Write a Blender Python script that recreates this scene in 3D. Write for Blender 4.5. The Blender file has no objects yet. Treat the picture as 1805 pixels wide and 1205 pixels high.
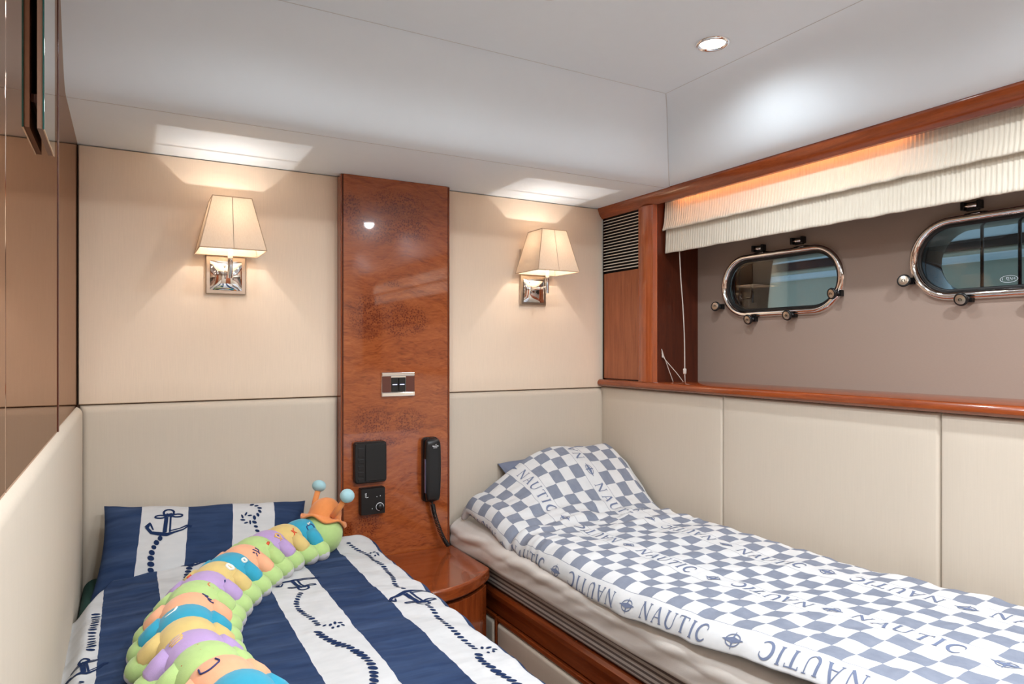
import bpy, bmesh, math, random
import numpy as np
from mathutils import Vector, Matrix, noise
random.seed(7)
PI = math.pi
scene = bpy.context.scene
COL = scene.collection

# ------------------------------------------------------------------ camera, world, exposure
cam_d = bpy.data.cameras.new('camera')
cam_d.sensor_width = 36.0
cam_d.lens = 24.0
cam_d.shift_y = 12.5 / 1805
cam_d.clip_start = 0.01
cam = bpy.data.objects.new('camera', cam_d)
COL.objects.link(cam)
cam.location = (0, 0, 1.30)
cam.rotation_euler = (PI / 2, 0, -math.radians(29.4))
scene.camera = cam

world = bpy.data.worlds.new('world')
scene.world = world
world.use_nodes = True
wn = world.node_tree
for n_ in list(wn.nodes):
    wn.nodes.remove(n_)
w_out = wn.nodes.new('ShaderNodeOutputWorld')
w_bg = wn.nodes.new('ShaderNodeBackground')
w_bg.inputs['Color'].default_value = (0.40, 0.57, 0.72, 1)
w_bg.inputs['Strength'].default_value = 1.3
wn.links.new(w_bg.outputs[0], w_out.inputs[0])

scene.view_settings.view_transform = 'Standard'
scene.view_settings.look = 'None'
scene.view_settings.exposure = 0.75
scene.view_settings.gamma = 1.0
scene.view_settings.use_curve_mapping = False

DOWNLIGHT_W = 8.0
REAR_FILL_W = 28.0
SCONCE_W = .70
STRIP_E = 20.0

# ------------------------------------------------------------------ helpers: objects
def link(o, parent=None):
    COL.objects.link(o)
    if parent is not None:
        o.parent = parent
    return o

def tag(o, label=None, cat=None, group=None, kind=None):
    if label: o['label'] = label
    if cat: o['category'] = cat
    if group: o['group'] = group
    if kind: o['kind'] = kind
    return o

def thing(name, label, cat, loc=(0, 0, 0), rz=0.0, group=None):
    o = bpy.data.objects.new(name, None)
    o.empty_display_size = 0.05
    o.location = loc
    o.rotation_euler = (0, 0, rz)
    link(o)
    return tag(o, label, cat, group)

def setting(name, label=None):
    o = bpy.data.objects.new(name, None)
    o.empty_display_size = 0.05
    link(o)
    return tag(o, label, None, None, 'structure')

class MB:
    """Collects vertices and faces; build() links them as one mesh object."""
    def __init__(s):
        s.v = []; s.f = []; s.uv = None; s.uv2 = None
    def add(s, vs, fs):
        b = len(s.v)
        s.v += [tuple(p) for p in vs]
        s.f += [tuple(i + b for i in q) for q in fs]
        return s
    def box(s, x0, x1, y0, y1, z0, z1):
        vs = [(x, y, z) for x in (x0, x1) for y in (y0, y1) for z in (z0, z1)]
        return s.add(vs, [(0, 1, 3, 2), (4, 6, 7, 5), (0, 4, 5, 1), (2, 3, 7, 6), (0, 2, 6, 4), (1, 5, 7, 3)])
    def grid(s, P, closed_u=False, closed_v=False):
        """P: list of rows of points"""
        nu, nv = len(P), len(P[0])
        vs = [p for r in P for p in r]
        fs = []
        for i in range(nu if closed_u else nu - 1):
            for j in range(nv if closed_v else nv - 1):
                a = i * nv + j; b = i * nv + (j + 1) % nv
                c = ((i + 1) % nu) * nv + (j + 1) % nv; d = ((i + 1) % nu) * nv + j
                fs.append((a, b, c, d))
        return s.add(vs, fs)
    def extrude(s, prof, axis, a0, a1):
        """prof: closed 2D loop; axis 'x','y','z' the extrusion axis. (x: prof=(y,z); y: prof=(x,z); z: prof=(x,y))"""
        def P(p, a):
            return {'x': (a, p[0], p[1]), 'y': (p[0], a, p[1]), 'z': (p[0], p[1], a)}[axis]
        n = len(prof)
        vs = [P(p, a0) for p in prof] + [P(p, a1) for p in prof]
        fs = [(i, (i + 1) % n, n + (i + 1) % n, n + i) for i in range(n)]
        fs += [tuple(range(n - 1, -1, -1)), tuple(range(n, 2 * n))]
        return s.add(vs, fs)
    def tube(s, pts, r, n=8, caps=True):
        pts = [Vector(p) for p in pts]
        rs = r if isinstance(r, (list, tuple)) else [r] * len(pts)
        rows = []
        up = None
        for i, p in enumerate(pts):
            t = (pts[min(i + 1, len(pts) - 1)] - pts[max(i - 1, 0)]).normalized()
            if up is None:
                up = Vector((0, 0, 1)) if abs(t.z) < .9 else Vector((1, 0, 0))
            x = up.cross(t).normalized()
            y = t.cross(x).normalized()
            up = y
            rows.append([p + (x * math.cos(2 * PI * k / n) + y * math.sin(2 * PI * k / n)) * rs[i] for k in range(n)])
        b = len(s.v)
        s.grid(rows, closed_v=True)
        if caps:
            s.f.append(tuple(b + k for k in range(n - 1, -1, -1)))
            e = b + (len(rows) - 1) * n
            s.f.append(tuple(e + k for k in range(n)))
        return s
    def lathe(s, prof, origin, axis, n=24):
        """prof: [(r,h)] turned about axis through origin"""
        ax = Vector(axis).normalized()
        x = ax.orthogonal().normalized(); y = ax.cross(x)
        o = Vector(origin)
        rows = [[o + ax * h + (x * math.cos(2 * PI * k / n) + y * math.sin(2 * PI * k / n)) * max(r, 1e-5) for k in range(n)] for r, h in prof]
        return s.grid(rows, closed_v=True)
    def ellipsoid(s, c, ax, nu=14, nv=9, e=1.0):
        """ax: three Vectors (semi axes)"""
        c = Vector(c); a, b, d = [Vector(q) for q in ax]
        rows = []
        for i in range(nv + 1):
            th = PI * i / nv
            st, ct = math.sin(th), math.cos(th)
            st = max(st, 1e-4)
            rows.append([c + d * ct + a * (st * math.cos(2 * PI * k / nu)) + b * (st * math.sin(2 * PI * k / nu)) for k in range(nu)])
        return s.grid(rows, closed_v=True)
    def build(s, name, mat, parent=None, smooth=False, bevel=0, seg=2, subsurf=0, auto=None):
        me = bpy.data.meshes.new(name)
        me.from_pydata([tuple(p) for p in s.v], [], s.f)
        me.validate(clean_customdata=False)
        bm = bmesh.new(); bm.from_mesh(me)
        bmesh.ops.recalc_face_normals(bm, faces=bm.faces)
        bm.to_mesh(me); bm.free()
        for nm, uv in (('UVMap', s.uv), ('UVEdge', s.uv2)):
            if uv is not None:
                L = me.uv_layers.new(name=nm)
                idx = np.zeros(len(me.loops), dtype=np.int32)
                me.loops.foreach_get('vertex_index', idx)
                L.data.foreach_set('uv', np.asarray(uv, dtype=np.float32)[idx].ravel())
        o = bpy.data.objects.new(name, me)
        link(o, parent)
        if mat is not None:
            me.materials.append(mat)
        if smooth:
            me.polygons.foreach_set('use_smooth', [True] * len(me.polygons))
        if bevel:
            m = o.modifiers.new('bevel', 'BEVEL'); m.width = bevel; m.segments = seg; m.limit_method = 'ANGLE'
            m.angle_limit = math.radians(40)
            me.polygons.foreach_set('use_smooth', [True] * len(me.polygons))
            m.harden_normals = True
        if subsurf:
            m = o.modifiers.new('sub', 'SUBSURF'); m.levels = subsurf; m.render_levels = subsurf
        if auto:
            me.polygons.foreach_set('use_smooth', [True] * len(me.polygons))
            me.set_sharp_from_angle(angle=math.radians(auto))
        return o

def smooth01(t):
    t = min(max(t, 0.0), 1.0)
    return t * t * (3 - 2 * t)

def catmull(pts, n):
    P = [Vector(p) for p in pts]
    P = [P[0] * 2 - P[1]] + P + [P[-1] * 2 - P[-2]]
    out = []
    for i in range(1, len(P) - 2):
        for k in range(n):
            t = k / n
            a, b, c, d = P[i - 1], P[i], P[i + 1], P[i + 2]
            out.append(.5 * ((2 * b) + (c - a) * t + (2 * a - 5 * b + 4 * c - d) * t * t + (-a + 3 * b - 3 * c + d) * t ** 3))
    out.append(P[-2])
    return out

# ------------------------------------------------------------------ helpers: materials
def lin(r, g, b):
    f = lambda c: (c / 255 / 12.92) if c / 255 <= .04045 else ((c / 255 + .055) / 1.055) ** 2.4
    return (f(r), f(g), f(b), 1.0)

class G:
    def __init__(s, name):
        s.m = bpy.data.materials.new(name)
        s.m.use_nodes = True
        s.t = s.m.node_tree
        for q in list(s.t.nodes):
            s.t.nodes.remove(q)
        s.out = s.t.nodes.new('ShaderNodeOutputMaterial')
        s.b = None
    def set(s, sock, v):
        if isinstance(v, bpy.types.NodeSocket):
            s.t.links.new(v, sock)
        elif v is not None:
            sock.default_value = v
    def node(s, typ, ins=None, **props):
        n = s.t.nodes.new(typ)
        for k, v in props.items():
            setattr(n, k, v)
        for k, v in (ins or {}).items():
            s.set(n.inputs[k], v)
        return n
    def math(s, op, a, b=None, c=None, clamp=False):
        n = s.t.nodes.new('ShaderNodeMath'); n.operation = op; n.use_clamp = clamp
        s.set(n.inputs[0], a)
        if b is not None: s.set(n.inputs[1], b)
        if c is not None: s.set(n.inputs[2], c)
        return n.outputs[0]
    def mix(s, f, a, b):
        n = s.t.nodes.new('ShaderNodeMix'); n.data_type = 'RGBA'
        s.set(n.inputs[0], f); s.set(n.inputs[6], a); s.set(n.inputs[7], b)
        return n.outputs[2]
    def ramp(s, f, stops):
        n = s.t.nodes.new('ShaderNodeValToRGB')
        s.set(n.inputs[0], f)
        e = n.color_ramp.elements
        while len(e) < len(stops): e.new(.5)
        for q, (p, c) in zip(e, stops):
            q.position = p; q.color = c
        return n.outputs[0]
    def coord(s, which='Object'):
        return s.t.nodes.new('ShaderNodeTexCoord').outputs[which]
    def world(s):
        return s.t.nodes.new('ShaderNodeNewGeometry').outputs['Position']
    def map(s, v, loc=(0, 0, 0), rot=(0, 0, 0), scale=(1, 1, 1)):
        return s.node('ShaderNodeMapping', {'Vector': v, 'Location': loc, 'Rotation': rot, 'Scale': scale}).outputs[0]
    def noise(s, v, scale=5, detail=3, rough=.5, dist=0, out=0):
        return s.node('ShaderNodeTexNoise', {'Vector': v, 'Scale': scale, 'Detail': detail, 'Roughness': rough, 'Distortion': dist}).outputs[out]
    def uv(s, name):
        return s.node('ShaderNodeUVMap', uv_map=name).outputs[0]
    def sep(s, v):
        n = s.node('ShaderNodeSeparateXYZ', {0: v})
        return n.outputs[0], n.outputs[1], n.outputs[2]
    def bump(s, h, strength=.3, dist=.002):
        return s.node('ShaderNodeBump', {'Height': h, 'Strength': strength, 'Distance': dist}).outputs[0]
    def principled(s, **k):
        s.b = s.t.nodes.new('ShaderNodeBsdfPrincipled')
        for q, v in k.items():
            s.set(s.b.inputs[q.replace('_', ' ')], v)
        s.t.links.new(s.b.outputs[0], s.out.inputs[0])
        return s.m

def plain(name, col, rough=.5, metal=0.0, coat=0.0, spec=.5, var=.04, bump=0.0, bscale=200):
    g = G(name)
    c = g.coord()
    n = g.noise(c, 30, 3)
    dark = tuple(x * (1 - var) for x in col[:3]) + (1,)
    lite = tuple(min(1, x * (1 + var)) for x in col[:3]) + (1,)
    k = dict(Base_Color=g.mix(n, dark, lite), Roughness=rough, Metallic=metal, Coat_Weight=coat, Specular_IOR_Level=spec)
    if bump:
        k['Normal'] = g.bump(g.noise(c, bscale, 2), bump, .001)
    return g.principled(**k)

def fabric(name, col, ribs, var=.05, rough=.85):
    """woven wall cloth with fine vertical ribs; ribs: scale vector stretching the noise"""
    g = G(name)
    w = g.world()
    r = g.noise(g.map(w, scale=ribs), 1, 2, .6)
    cr = g.noise(g.map(w, scale=(60, 60, 900)), 1, 1)
    big = g.noise(w, 3, 2)
    f = g.math('ADD', g.math('MULTIPLY', r, .6), g.math('ADD', g.math('MULTIPLY', cr, .2), g.math('MULTIPLY', big, .2)))
    dark = tuple(x * (1 - var * 2) for x in col[:3]) + (1,)
    lite = tuple(min(1, x * (1 + var * 2)) for x in col[:3]) + (1,)
    return g.principled(Base_Color=g.mix(f, dark, lite), Roughness=rough, Specular_IOR_Level=.2, Normal=g.bump(r, .12, .0008))

def wood(name, c0, c1, stretch, rough=.22, coat=.6, scale=1.0):
    g = G(name)
    w = g.world()
    m = g.map(w, scale=stretch)
    n = g.noise(m, 6 * scale, 5, .6, .6)
    fine = g.noise(g.map(w, scale=tuple(q * 5 for q in stretch)), 14 * scale, 3, .7)
    f = g.math('ADD', g.math('MULTIPLY', n, .7), g.math('MULTIPLY', fine, .3))
    col = g.ramp(f, [(.3, c0), (.7, c1)])
    return g.principled(Base_Color=col, Roughness=rough, Coat_Weight=coat, Coat_Roughness=.06, Specular_IOR_Level=.4)

M = {}
M['ceiling'] = plain('ceiling_vinyl', lin(231, 239, 245), .62, var=.012, spec=.3)
M['seam'] = plain('seam_grey', lin(205, 205, 204), .7)
M['shadow_gap'] = plain('gap_dark', lin(28, 16, 12), .7)
M['gap_brown'] = plain('gap_brown', lin(92, 68, 52), .8)
M['wall_cloth'] = fabric('wall_cloth', lin(238, 218, 196), (420, 420, 14))
M['pad_cloth'] = fabric('pad_cloth', lin(205, 193, 177), (300, 300, 10), .035, .75)
M['hull_cloth'] = fabric('hull_cloth', lin(160, 142, 130), (160, 160, 500), .03)
CH0, CH1 = lin(104, 43, 17), lin(154, 74, 33)
M['cherry_z'] = wood('cherry_vertical', CH0, CH1, (9, 9, .8))
M['cherry_y'] = wood('cherry_along', CH0, CH1, (9, .8, 9))
M['cherry_x'] = wood('cherry_across', CH0, CH1, (.8, 9, 9))
M['cherry_post'] = wood('cherry_post', lin(138, 62, 28), lin(178, 92, 46), (12, 12, .6))
M['cherry_panel'] = wood('cherry_panel', lin(128, 66, 38), lin(170, 98, 60), (14, 14, 1.0), .35, .25)
M['cherry_dark'] = wood('cherry_dark', lin(62, 24, 12), lin(96, 42, 22), (9, 9, .8), .35, .2)
M['floor'] = plain('cream_carpet', lin(214, 206, 194), .95, var=.06, bump=.4, bscale=400)  # unseen floor, made pale to bounce light upwards
M['chrome'] = plain('chrome', (.86, .85, .84, 1), .06, 1.0, var=.01)
M['nickel'] = plain('satin_nickel', lin(205, 190, 172), .28, 1.0, var=.01)
M['black'] = plain('black_plastic', lin(20, 20, 21), .32, var=.05)
M['black_matte'] = plain('black_matte', lin(12, 12, 12), .6)
M['void'] = plain('grille_void', lin(6, 5, 5), .9)
M['white_print'] = plain('white_print', lin(225, 228, 232), .5)
M['steel_blue'] = plain('steel_blue', lin(110, 118, 150), .3, .6)
M['slat'] = plain('vent_slat', lin(226, 216, 204), .4, .1)
M['cord'] = plain('white_cord', lin(214, 204, 196), .7)
M['green_sheet'] = plain('green_sheet', lin(22, 66, 58), .8, bump=.2)
M['brown_insert'] = plain('brown_insert', lin(96, 52, 40), .35)
M['rubber'] = plain('black_rubber', lin(14, 14, 15), .45)

def m_mirror():
    g = G('bronze_mirror')
    c = g.noise(g.world(), 2, 1)
    # silvered bronze glass: the tint stays the same at every angle
    gl = g.node('ShaderNodeBsdfGlossy', {'Color': g.mix(c, (.54, .405, .33, 1), (.57, .43, .35, 1)), 'Roughness': .015})
    g.t.links.new(gl.outputs[0], g.out.inputs[0])
    return g.m
M['mirror'] = m_mirror()
def m_silver():
    g = G('silver_mirror')
    c = g.noise(g.world(), 2, 1)
    return g.principled(Base_Color=g.mix(c, lin(222, 224, 220), lin(228, 230, 226)), Metallic=1.0, Roughness=.02)
M['silver'] = m_silver()
M['glass_edge'] = plain('glass_edge', lin(40, 92, 88), .1, coat=.5)
M['board_edge'] = plain('board_edge', lin(150, 118, 98), .8, bump=.3)

def m_glass():
    g = G('porthole_glass')
    tr = g.node('ShaderNodeBsdfTransparent', {'Color': (.62, .68, .68, 1)})
    gl = g.node('ShaderNodeBsdfGlossy', {'Color': (1, 1, 1, 1), 'Roughness': .01})
    fr = g.node('ShaderNodeFresnel', {'IOR': 1.55})
    f = g.math('ADD', fr.outputs[0], g.math('MULTIPLY', g.noise(g.world(), 20, 1), .01))
    mx = g.node('ShaderNodeMixShader', {0: f, 1: tr.outputs[0], 2: gl.outputs[0]})
    g.t.links.new(mx.outputs[0], g.out.inputs[0])
    return g.m
M['glass'] = m_glass()

def m_emit(name, col, st):
    g = G(name)
    n = g.noise(g.coord(), 8, 1)
    e = g.node('ShaderNodeEmission', {'Color': col, 'Strength': g.math('MULTIPLY_ADD', n, st * .04, st)})
    g.t.links.new(e.outputs[0], g.out.inputs[0])
    return g.m
M['downlight_glow'] = m_emit('downlight_glow', (1, .97, .93, 1), 14)
M['bulb_glow'] = m_emit('bulb_glow', (1, .93, .84, 1), 12)
M['strip_glow'] = m_emit('strip_glow', (1, .37, .11, 1), STRIP_E)
M['led_blue'] = m_emit('led_blue', (.55, .62, 1, 1), 1.6)

def m_shade():
    g = G('lampshade_cloth')
    w = g.world()
    r = g.noise(g.map(w, scale=(500, 500, 90)), 1, 2)
    col = g.mix(r, lin(226, 206, 182), lin(240, 224, 204))
    d = g.node('ShaderNodeBsdfDiffuse', {'Color': col})
    t = g.node('ShaderNodeBsdfTranslucent', {'Color': g.mix(r, lin(228, 190, 150), lin(244, 208, 170))})
    mx = g.node('ShaderNodeMixShader', {0: .09, 1: d.outputs[0], 2: t.outputs[0]})
    g.t.links.new(mx.outputs[0], g.out.inputs[0])
    return g.m
M['shade'] = m_shade()
M['shade_trim'] = plain('shade_trim', lin(196, 168, 140), .85)

def m_blind():
    g = G('blind_cloth')
    w = g.world()
    r = g.noise(g.map(w, scale=(40, 900, 30)), 1, 2)
    return g.principled(Base_Color=g.mix(r, lin(206, 196, 178), lin(238, 232, 218)), Roughness=.9, Specular_IOR_Level=.1, Normal=g.bump(r, .3, .001))
M['blind'] = m_blind()

def m_burl():
    g = G('burl_veneer')
    w = g.world()
    x, y, z = g.sep(w)
    # figure runs across the panel, bent by a slow warp
    warp = g.noise(g.map(w, scale=(3.2, 1, 2.2)), 1, 3, .55, 0, 0)
    zz = g.math('ADD', z, g.math('MULTIPLY', warp, .30))
    v = g.node('ShaderNodeCombineXYZ', {0: g.math('MULTIPLY', x, 5.0), 1: 0.0, 2: g.math('MULTIPLY', zz, 42.0)}).outputs[0]
    fig = g.noise(v, 1.0, 5, .62, 1.2)
    curl = g.noise(g.map(w, scale=(26, 1, 120)), 1, 3, .6, 1.5)
    base = g.ramp(g.math('ADD', g.math('MULTIPLY', fig, .55), g.math('MULTIPLY', curl, .45)),
                  [(.30, lin(104, 46, 20)), (.46, lin(150, 74, 34)), (.62, lin(172, 92, 44)), (.8, lin(190, 110, 58))])
    # clusters of burl eyes (where they grew in the veneer)
    eyes = None
    for (cx, cz, rx, rz) in ((.76, 1.70, .10, .05), (.68, 1.70, .06, .045), (.85, 1.71, .07, .055), (.79, 1.79, .12, .05), (.64, 1.76, .035, .06), (.70, 1.41, .075, .085), (.80, 1.40, .06, .07), (.86, 1.40, .05, .055), (.71, 1.06, .085, .055), (.84, 1.05, .065, .05), (.72, .99, .12, .02), (.70, .72, .05, .05), (.63, .71, .02, .03), (.78, 1.52, .04, .012)):
        dx = g.math('DIVIDE', g.math('SUBTRACT', x, cx), rx)
        dz = g.math('DIVIDE', g.math('SUBTRACT', z, cz), rz)
        d = g.math('ADD', g.math('MULTIPLY', dx, dx), g.math('MULTIPLY', dz, dz))
        q = g.math('SUBTRACT', 1.25, d, clamp=True)
        eyes = q if eyes is None else g.math('MAXIMUM', eyes, q)
    eyes = g.math('MULTIPLY', eyes, g.math('MULTIPLY_ADD', g.noise(w, 25, 2), 1.6, .2), clamp=True)
    vo = g.node('ShaderNodeTexVoronoi', {'Vector': g.map(w, scale=(165, 1, 165)), 'Scale': 1.0, 'Randomness': 1.0})
    spot = g.math('SUBTRACT', 1.0, g.math('MULTIPLY', vo.outputs['Distance'], 1.75), clamp=True)
    swirl = g.noise(w, 180, 3, .6, 2.0)
    dark = g.math('MULTIPLY', eyes, g.math('ADD', g.math('MULTIPLY', spot, 1.3), g.math('MULTIPLY', swirl, .5)), clamp=True)
    col = g.mix(dark, base, lin(100, 36, 15))
    return g.principled(Base_Color=col, Roughness=.16, Coat_Weight=.8, Coat_Roughness=.03, Specular_IOR_Level=.45)
M['burl'] = m_burl()

NAVY = lin(34, 56, 96)
def m_stripe():
    g = G('striped_cotton')
    uv = g.uv('UVMap')
    u, v, _ = g.sep(uv)
    wob = g.math('MULTIPLY', g.math('SUBTRACT', g.noise(g.map(uv, scale=(1, 30, 1)), 1, 1), .5), .004)
    ph = g.math('FRACT', g.math('DIVIDE', g.math('ADD', g.math('ADD', u, wob), 10 * .2345 + .05), .2345))
    navy = g.math('LESS_THAN', ph, .5)
    w = g.noise(g.map(uv, scale=(14, 60, 1)), 1, 4, .6)
    pale_streak = g.math('POWER', g.noise(g.map(uv, scale=(3, 26, 1), rot=(0, 0, .25)), 1, 2, .5, .8), 3.0)  # mask for paler streaks across the navy
    blue = g.mix(w, lin(22, 35, 62), lin(42, 63, 100))
    blue = g.mix(g.math('MULTIPLY', pale_streak, .45), blue, lin(120, 140, 176))
    wht = g.mix(w, lin(186, 187, 189), lin(204, 204, 205))
    fine = g.noise(g.map(uv, scale=(900, 900, 1)), 1, 1)
    return g.principled(Base_Color=g.mix(navy, wht, blue), Roughness=.85, Specular_IOR_Level=.15, Normal=g.bump(fine, .1, .0006))
M['stripe'] = m_stripe()
M['navy_print'] = plain('navy_print', lin(26, 44, 80), .85, spec=.15)

CELL, TXT = .0455, .060
PERIOD = 4 * CELL + TXT
def m_check(name='check_cotton'):
    g = G(name)
    uvw = g.uv('UVMap')
    a, b, _ = g.sep(uvw)                  # a along the bands, b across them, b = 0 at the hem's border line
    fb = g.math('MULTIPLY', g.math('FRACT', g.math('DIVIDE', g.math('ADD', b, 20 * PERIOD), PERIOD)), PERIOD)
    band = g.math('GREATER_THAN', fb, PERIOD - TXT)
    ib = g.math('FLOOR', g.math('DIVIDE', fb, CELL))
    ia = g.math('FLOOR', g.math('DIVIDE', g.math('ADD', a, 40 * CELL), CELL))
    chk = g.math('MODULO', g.math('ADD', g.math('ADD', ib, ia), 20.0), 2.0)
    blue = g.math('MULTIPLY', g.math('GREATER_THAN', chk, .5), g.math('SUBTRACT', 1.0, band))
    l1 = g.math('LESS_THAN', fb, .0016)
    l2 = g.math('LESS_THAN', g.math('ABSOLUTE', g.math('SUBTRACT', fb, PERIOD - TXT)), .0009)
    blue = g.math('MAXIMUM', blue, g.math('MULTIPLY', g.math('MAXIMUM', l1, l2), .85))
    n = g.noise(uvw, 40, 4, .6)
    cb = g.mix(n, lin(114, 121, 138), lin(140, 146, 160))
    cw = g.mix(n, lin(202, 203, 205), lin(217, 218, 219))
    fine = g.noise(g.map(uvw, scale=(900, 900, 1)), 1, 1)
    return g.principled(Base_Color=g.mix(blue, cw, cb), Roughness=.85, Specular_IOR_Level=.15, Normal=g.bump(fine, .1, .0006))
M['check'] = m_check()
M['greyblue_print'] = plain('greyblue_print', lin(112, 122, 148), .85, spec=.15)
M['pillow_grey'] = plain('pillow_grey', lin(116, 124, 146), .85, var=.1, bump=.2)
M['satin'] = plain('satin_sheet', lin(224, 218, 212), .38, var=.05, bump=.15, bscale=500)

def m_mattress():
    g = G('ticking')
    x, y, z = g.sep(g.world())
    f = g.math('FRACT', g.math('MULTIPLY', z, 1 / .0135))
    d = g.math('GREATER_THAN', f, .55)
    n = g.noise(g.world(), 60, 2)
    return g.principled(Base_Color=g.mix(d, g.mix(n, lin(176, 166, 158), lin(196, 188, 180)), lin(96, 84, 80)), Roughness=.8)
M['ticking'] = m_mattress()

def plush(name, rgb):
    g = G(name)
    c = lin(*rgb)
    w = g.world()
    n = g.noise(w, 70, 3)
    f = g.noise(w, 900, 1)
    return g.principled(Base_Color=g.mix(n, tuple(q * .9 for q in c[:3]) + (1,), tuple(min(1, q * 1.06) for q in c[:3]) + (1,)), Roughness=.95,
                        Specular_IOR_Level=.1, Sheen_Weight=.25, Normal=g.bump(f, .3, .001))
M['p_green'] = plush('plush_green', (178, 206, 134))
M['p_blue'] = plush('plush_blue', (56, 158, 188))
M['p_yellow'] = plush('plush_yellow', (216, 190, 122))
M['p_purple'] = plush('plush_purple', (182, 154, 202))
M['p_peach'] = plush('plush_peach', (238, 174, 136))
M['p_orange'] = plush('plush_orange', (228, 144, 84))
M['p_sole'] = plush('plush_grey', (196, 194, 196))
M['p_pale'] = plush('plush_pale_blue', (164, 204, 212))
M['th_red'] = plain('thread_red', lin(214, 84, 48), .7)
M['th_navy'] = plain('thread_navy', lin(52, 56, 110), .7)
M['th_yellow'] = plain('thread_yellow', lin(232, 190, 92), .7)
M['th_white'] = plain('thread_white', lin(238, 236, 226), .7)

# ------------------------------------------------------------------ dimensions of the cabin
XL, XR, YB, YF = -.12, 1.685, 2.25, -1.25
Z_SEAM = 1.143          # top of the padded wall panels
Z_SOF = 1.872           # soffit along the head wall and top of the wooden beam
Z_CEIL = 2.09
Y_SOF, Y_COVE = 1.845, 1.605
X_COVE = 1.450
X_HULL = 1.90           # cloth-covered hull side behind the blind
Z_LEDGE = 1.178

# ------------------------------------------------------------------ floor, ceiling, walls
fl = MB().box(XL - .1, XR + .3, YF, YB + .1, -.05, 0).build('floor', M['floor'])
tag(fl, kind='structure')

ce = setting('ceiling')
MB().box(XL - .02, X_COVE, YF, Y_COVE, Z_CEIL, Z_CEIL + .02).build('ceiling_panel', M['ceiling'], ce)
MB().box(XL - .02, XR + .06, Y_SOF, YB + .05, Z_SOF, Z_SOF + .02).build('soffit', M['ceiling'], ce)
NT = 28
def ogee(t):
    # profile of the cove: t=0 at the lower outer edge, 1 at the ceiling panel
    return Z_SOF + (Z_CEIL - Z_SOF) * (smooth01(t) * .55 + smooth01(smooth01(t)) * .45)
rows_b, rows_r = [], []
for i in range(NT + 1):
    t = i / NT
    y = Y_SOF + (Y_COVE - Y_SOF) * t
    x = XR + (X_COVE - XR) * t
    z = ogee(t)
    rows_b.append([(XL - .02 + (x - XL + .02) * k / 24, y, z) for k in range(25)])
    rows_r.append([(x, YF + (y - YF) * k / 24, z) for k in range(25)])
MB().grid(rows_b).build('cove', M['ceiling'], ce, smooth=True)
MB().grid(rows_r).build('cove', M['ceiling'], ce, smooth=True)
mit = [(XR + (X_COVE - XR) * i / NT, Y_SOF + (Y_COVE - Y_SOF) * i / NT, ogee(i / NT) - .0005) for i in range(NT + 1)]
MB().tube(mit, .0013, 6).build('seam_line', M['seam'], ce, smooth=True)
MB().tube([(XL, Y_SOF, Z_SOF - .0003), (XR, Y_SOF, Z_SOF - .0003)], .0009, 6).build('seam_line', M['seam'], ce)
MB().tube([(XL, Y_COVE, Z_CEIL), (X_COVE, Y_COVE, Z_CEIL), (X_COVE, YF, Z_CEIL)], .0011, 6).build('seam_line', M['seam'], ce)
# unseen board added above the headlining to block daylight
MB().box(XL - .1, XR + .4, YF - .1, YB + .1, 2.13, 2.16).build('light_block', M['cherry_dark'], ce)

def padded(name, mat, parent, o, U, V, N, w, h, depth, r, n=12):
    """upholstered panel: o corner, U/V unit edges, N outward; front bulges out with edges rounded over radius r"""
    def samples(L):
        e = [r * (1 - math.cos(PI / 2 * i / 6)) for i in range(7)]
        mid = [r + (L - 2 * r) * i / n for i in range(1, n)]
        return e + mid + [L - q for q in reversed(e)]
    su, sv = samples(w), samples(h)
    o, U, V, N = Vector(o), Vector(U), Vector(V), Vector(N)
    P = []
    for a in su:
        row = []
        for b in sv:
            def f(d):
                q = min(d / r, 1.0)
                return math.sqrt(max(0, 1 - (1 - q) ** 2))
            row.append(o + U * a + V * b + N * (depth * f(min(a, w - a)) * f(min(b, h - b))))
        P.append(row)
    return MB().grid(P).build(name, mat, parent, smooth=True)

# head wall
wb = setting('wall_back')
MB().box(XL - .02, XR + .3, YB + .012, YB + .06, 0, Z_SOF + .3).build('wall_core', M['gap_brown'], wb)
gp = .0012
BX0, BX1 = .604, .991     # burl panel
for (x0, x1) in ((XL + .004, BX0 + .004), (BX1 - .004, XR + .012)):
    padded('cloth_panel', M['wall_cloth'], wb, (x0 if x0 > 0 else XL, YB + .012, Z_SEAM + gp), (1, 0, 0), (0, 0, 1), (0, -1, 0), x1 - (x0 if x0 > 0 else XL), Z_SOF - Z_SEAM - gp - .001, .012, .0035)
    padded('padded_panel', M['pad_cloth'], wb, (x0, YB + .012, .35), (1, 0, 0), (0, 0, 1), (0, -1, 0), x1 - x0, Z_SEAM - gp - .35, .022, .022)

# left wall: bronze mirror over a padded dado
wl = setting('wall_left')
MB().box(XL - .05, XL - .008, YF, YB + .06, 0, 2.12).build('wall_core', M['shadow_gap'], wl)
MB().box(XL - .008, XL - .001, 1.611, YB - .0035, Z_SEAM - .002, 2.11).build('mirror_panel', M['mirror'], wl, bevel=.0015)
MB().box(XL - .008, XL + .0015, .945, 1.600, Z_SEAM - .006, 2.11).build('mirror_panel', M['mirror'], wl, bevel=.0015)
MB().box(XL - .008, XL + .0015, YF + .02, .941, Z_SEAM - .006, 2.11).build('mirror_panel', M['mirror'], wl, bevel=.0015)
MB().box(XL - .008, XL + .003, 1.597, 1.611, Z_SEAM - .006, 2.11).build('mirror_bead', M['cherry_dark'], wl, bevel=.0015)
padded('padded_panel', M['pad_cloth'], wl, (XL - .008, -.60, .35), (0, 1, 0), (0, 0, 1), (1, 0, 0), 2.846, Z_SEAM - .352, .020, .020, 20)
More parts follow.
